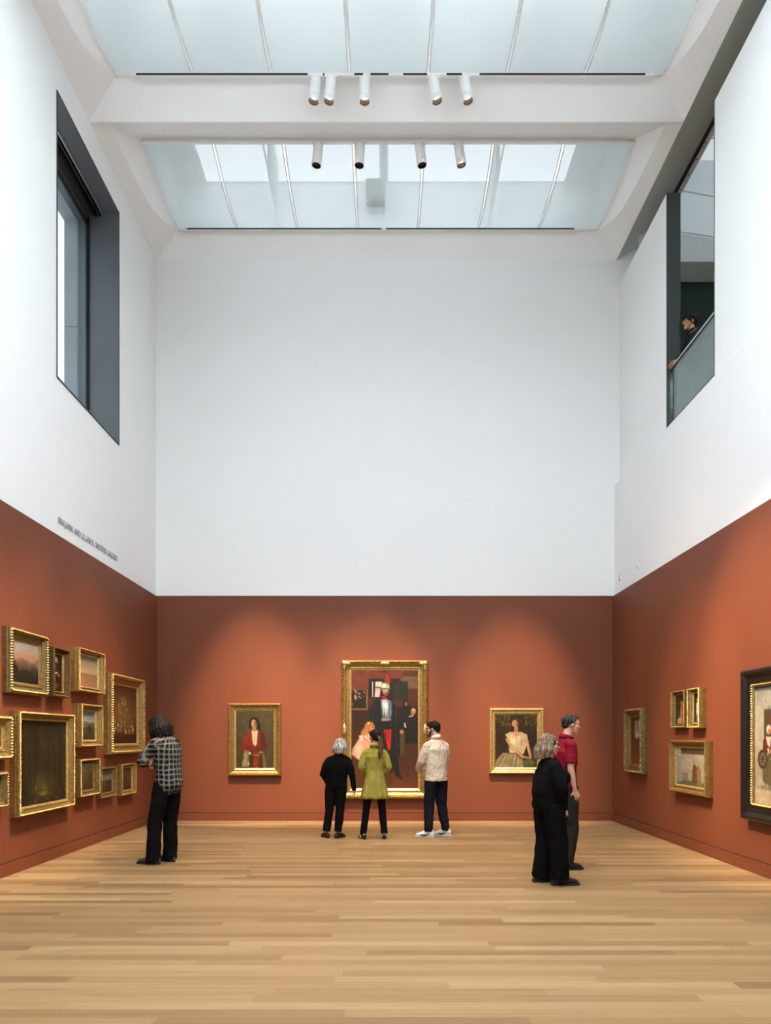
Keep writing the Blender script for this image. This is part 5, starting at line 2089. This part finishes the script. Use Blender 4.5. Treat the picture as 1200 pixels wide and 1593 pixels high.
p.top(black_knit, [(.955, .19, .175), (.985, .205, .192), (1.01, .20, .186), (1.06, .215, .20), (1.2, .215, .195), (1.34, .205, .165), (1.42, .195, .13), (1.48, .11, .09)],
      sleeve=(.088, .082, .05), name='jumper', disp=.018, shoulder=.078, extra=bust)
p.trousers(black_wool, hip=(.20, .185), thigh=.125, knee=.112, hem=.108, hemz=.06, top=1.0, disp=.02, seat=1.25)
for s in 'lr':
    p.shoe(s, M['leather_black'], M['sole_dark'], .29, 'heel')
hbl = hair_mat('greying_blonde_hair', (72, 59, 46), (152, 132, 106))
shapes = [('e', (0, -.02, .038), (.087, .106, .092)), ('e', (0, -.05, -.01), (.088, .088, .09))]
for i in range(15):
    a = -.32 + (PI + .64) * i / 14
    st = (.076 * math.cos(a), -.02 - .082 * math.sin(a), .02)
    e = (.092 * math.cos(a), -.045 - .105 * math.sin(a), -.13 - .02 * math.sin(a))
    shapes.append(('h', [st, tuple((x + y) / 2 * 1.1 if n < 2 else (x + y) / 2 for n, (x, y) in enumerate(zip(st, e))), e], [.026, .030, .014]))
p.hair(shapes, hbl, .006)

# ---------------- man in the red polo
p = Person((2.125, 8.10, 0), math.radians(-74), 1.025,
           'tall person with glasses in crimson polo shirt, partly behind the person in black', foot=(4, -8), yaw=-14, pitch=6,
           J=dict(pelvis=(0, .0, .96), chest=(0, .0, 1.32), neck=(0, .03, 1.50), head=(0, .095, 1.66), le=(-.235, .0, 1.16), re=(.215, -.04, 1.16),
                  lw=(-.23, .10, .93), rw=(.21, .015, .92), lk=(-.10, -.02, .50), rk=(.10, .04, .50), la=(-.105, -.08, .08), ra=(.105, -.02, .08)))
p.body(SK2)
p.face(M['iris'], glasses=True)
p.top(red_c, [(.86, .165, .13), (.92, .175, .138), (1.0, .172, .136), (1.10, .168, .132), (1.22, .175, .135), (1.34, .19, .135), (1.42, .18, .11), (1.485, .10, .08)],
      sleeve=(.07, .068, .05), name='polo_shirt', short=True, disp=.02, shoulder=.068)
p.collar(red_c, .064, .038)
p.trousers(grey_c, thigh=.10, knee=.082, hem=.072, hemz=.045, top=1.0)
for s in 'lr':
    p.shoe(s, M['leather_black'], M['sole_dark'], .28)
hs = hair_mat('greying_dark_hair', (22, 21, 21), (78, 75, 72))
p.hair([('e', (0, -.024, .038), (.081, .098, .084)), ('e', (0, -.062, -.01), (.064, .045, .05)), ('e', (0, .03, .083), (.058, .048, .032)),
        ('e', (-.072, -.01, .028), (.010, .03, .034)), ('e', (.072, -.01, .028), (.010, .03, .034))], hs, .006)

# ---------------- person leaning on the balustrade upstairs
p = Person((4.83, 10.50, 6.33), math.radians(94), .985,
           'dark-haired person with glasses in dark jacket, leaning on the guard rail of the upper opening', foot=(6, -6), yaw=6, pitch=2,
           J=dict(pelvis=(0, -.05, .95), waist=(0, -.03, 1.09), chest=(0, .03, 1.29), neck=(0, .09, 1.46), head=(0, .15, 1.615),
                  ls=(-.175, .07, 1.39), rs=(.175, .07, 1.39), le=(-.22, .19, 1.10), re=(.22, .19, 1.10), lw=(-.05, .37, 1.00), rw=(.09, .36, 1.00),
                  lh=(-.09, -.04, .92), rh=(.09, -.04, .92)),
           hands={'l': ((.5, .8, -.2), (.4, -.2, -1), .45), 'r': ((-.6, .7, -.1), (-.3, -.2, -1), .5)})
p.body(SK3)
p.face(M['iris'], glasses=True)
jack = cloth('dark_slate_jacket', (34, 42, 50), .75, fold=.6)
p.top(jack, [(.90, .165, .125), (.98, .175, .13), (1.10, .168, .128), (1.22, .175, .13), (1.34, .185, .13), (1.42, .165, .10), (1.46, .10, .08)],
      sleeve=(.068, .062, .046), name='jacket', disp=.022, shoulder=.064)
p.collar(jack, .068, .055)
p.trousers(cloth('slate_trousers', (60, 68, 76), .8), thigh=.098, knee=.085, hem=.08, hemz=.04, top=1.0)
for s in 'lr':
    p.shoe(s, M['leather_black'], M['sole_dark'], .27)
p.hair([('e', (0, -.022, .040), (.088, .104, .092)), ('e', (0, -.07, -.01), (.072, .05, .06)), ('e', (.0, .035, .085), (.070, .056, .042)),
        ('e', (-.074, .0, .035), (.016, .035, .035)), ('e', (.074, .0, .035), (.016, .035, .035))], hb, .018)
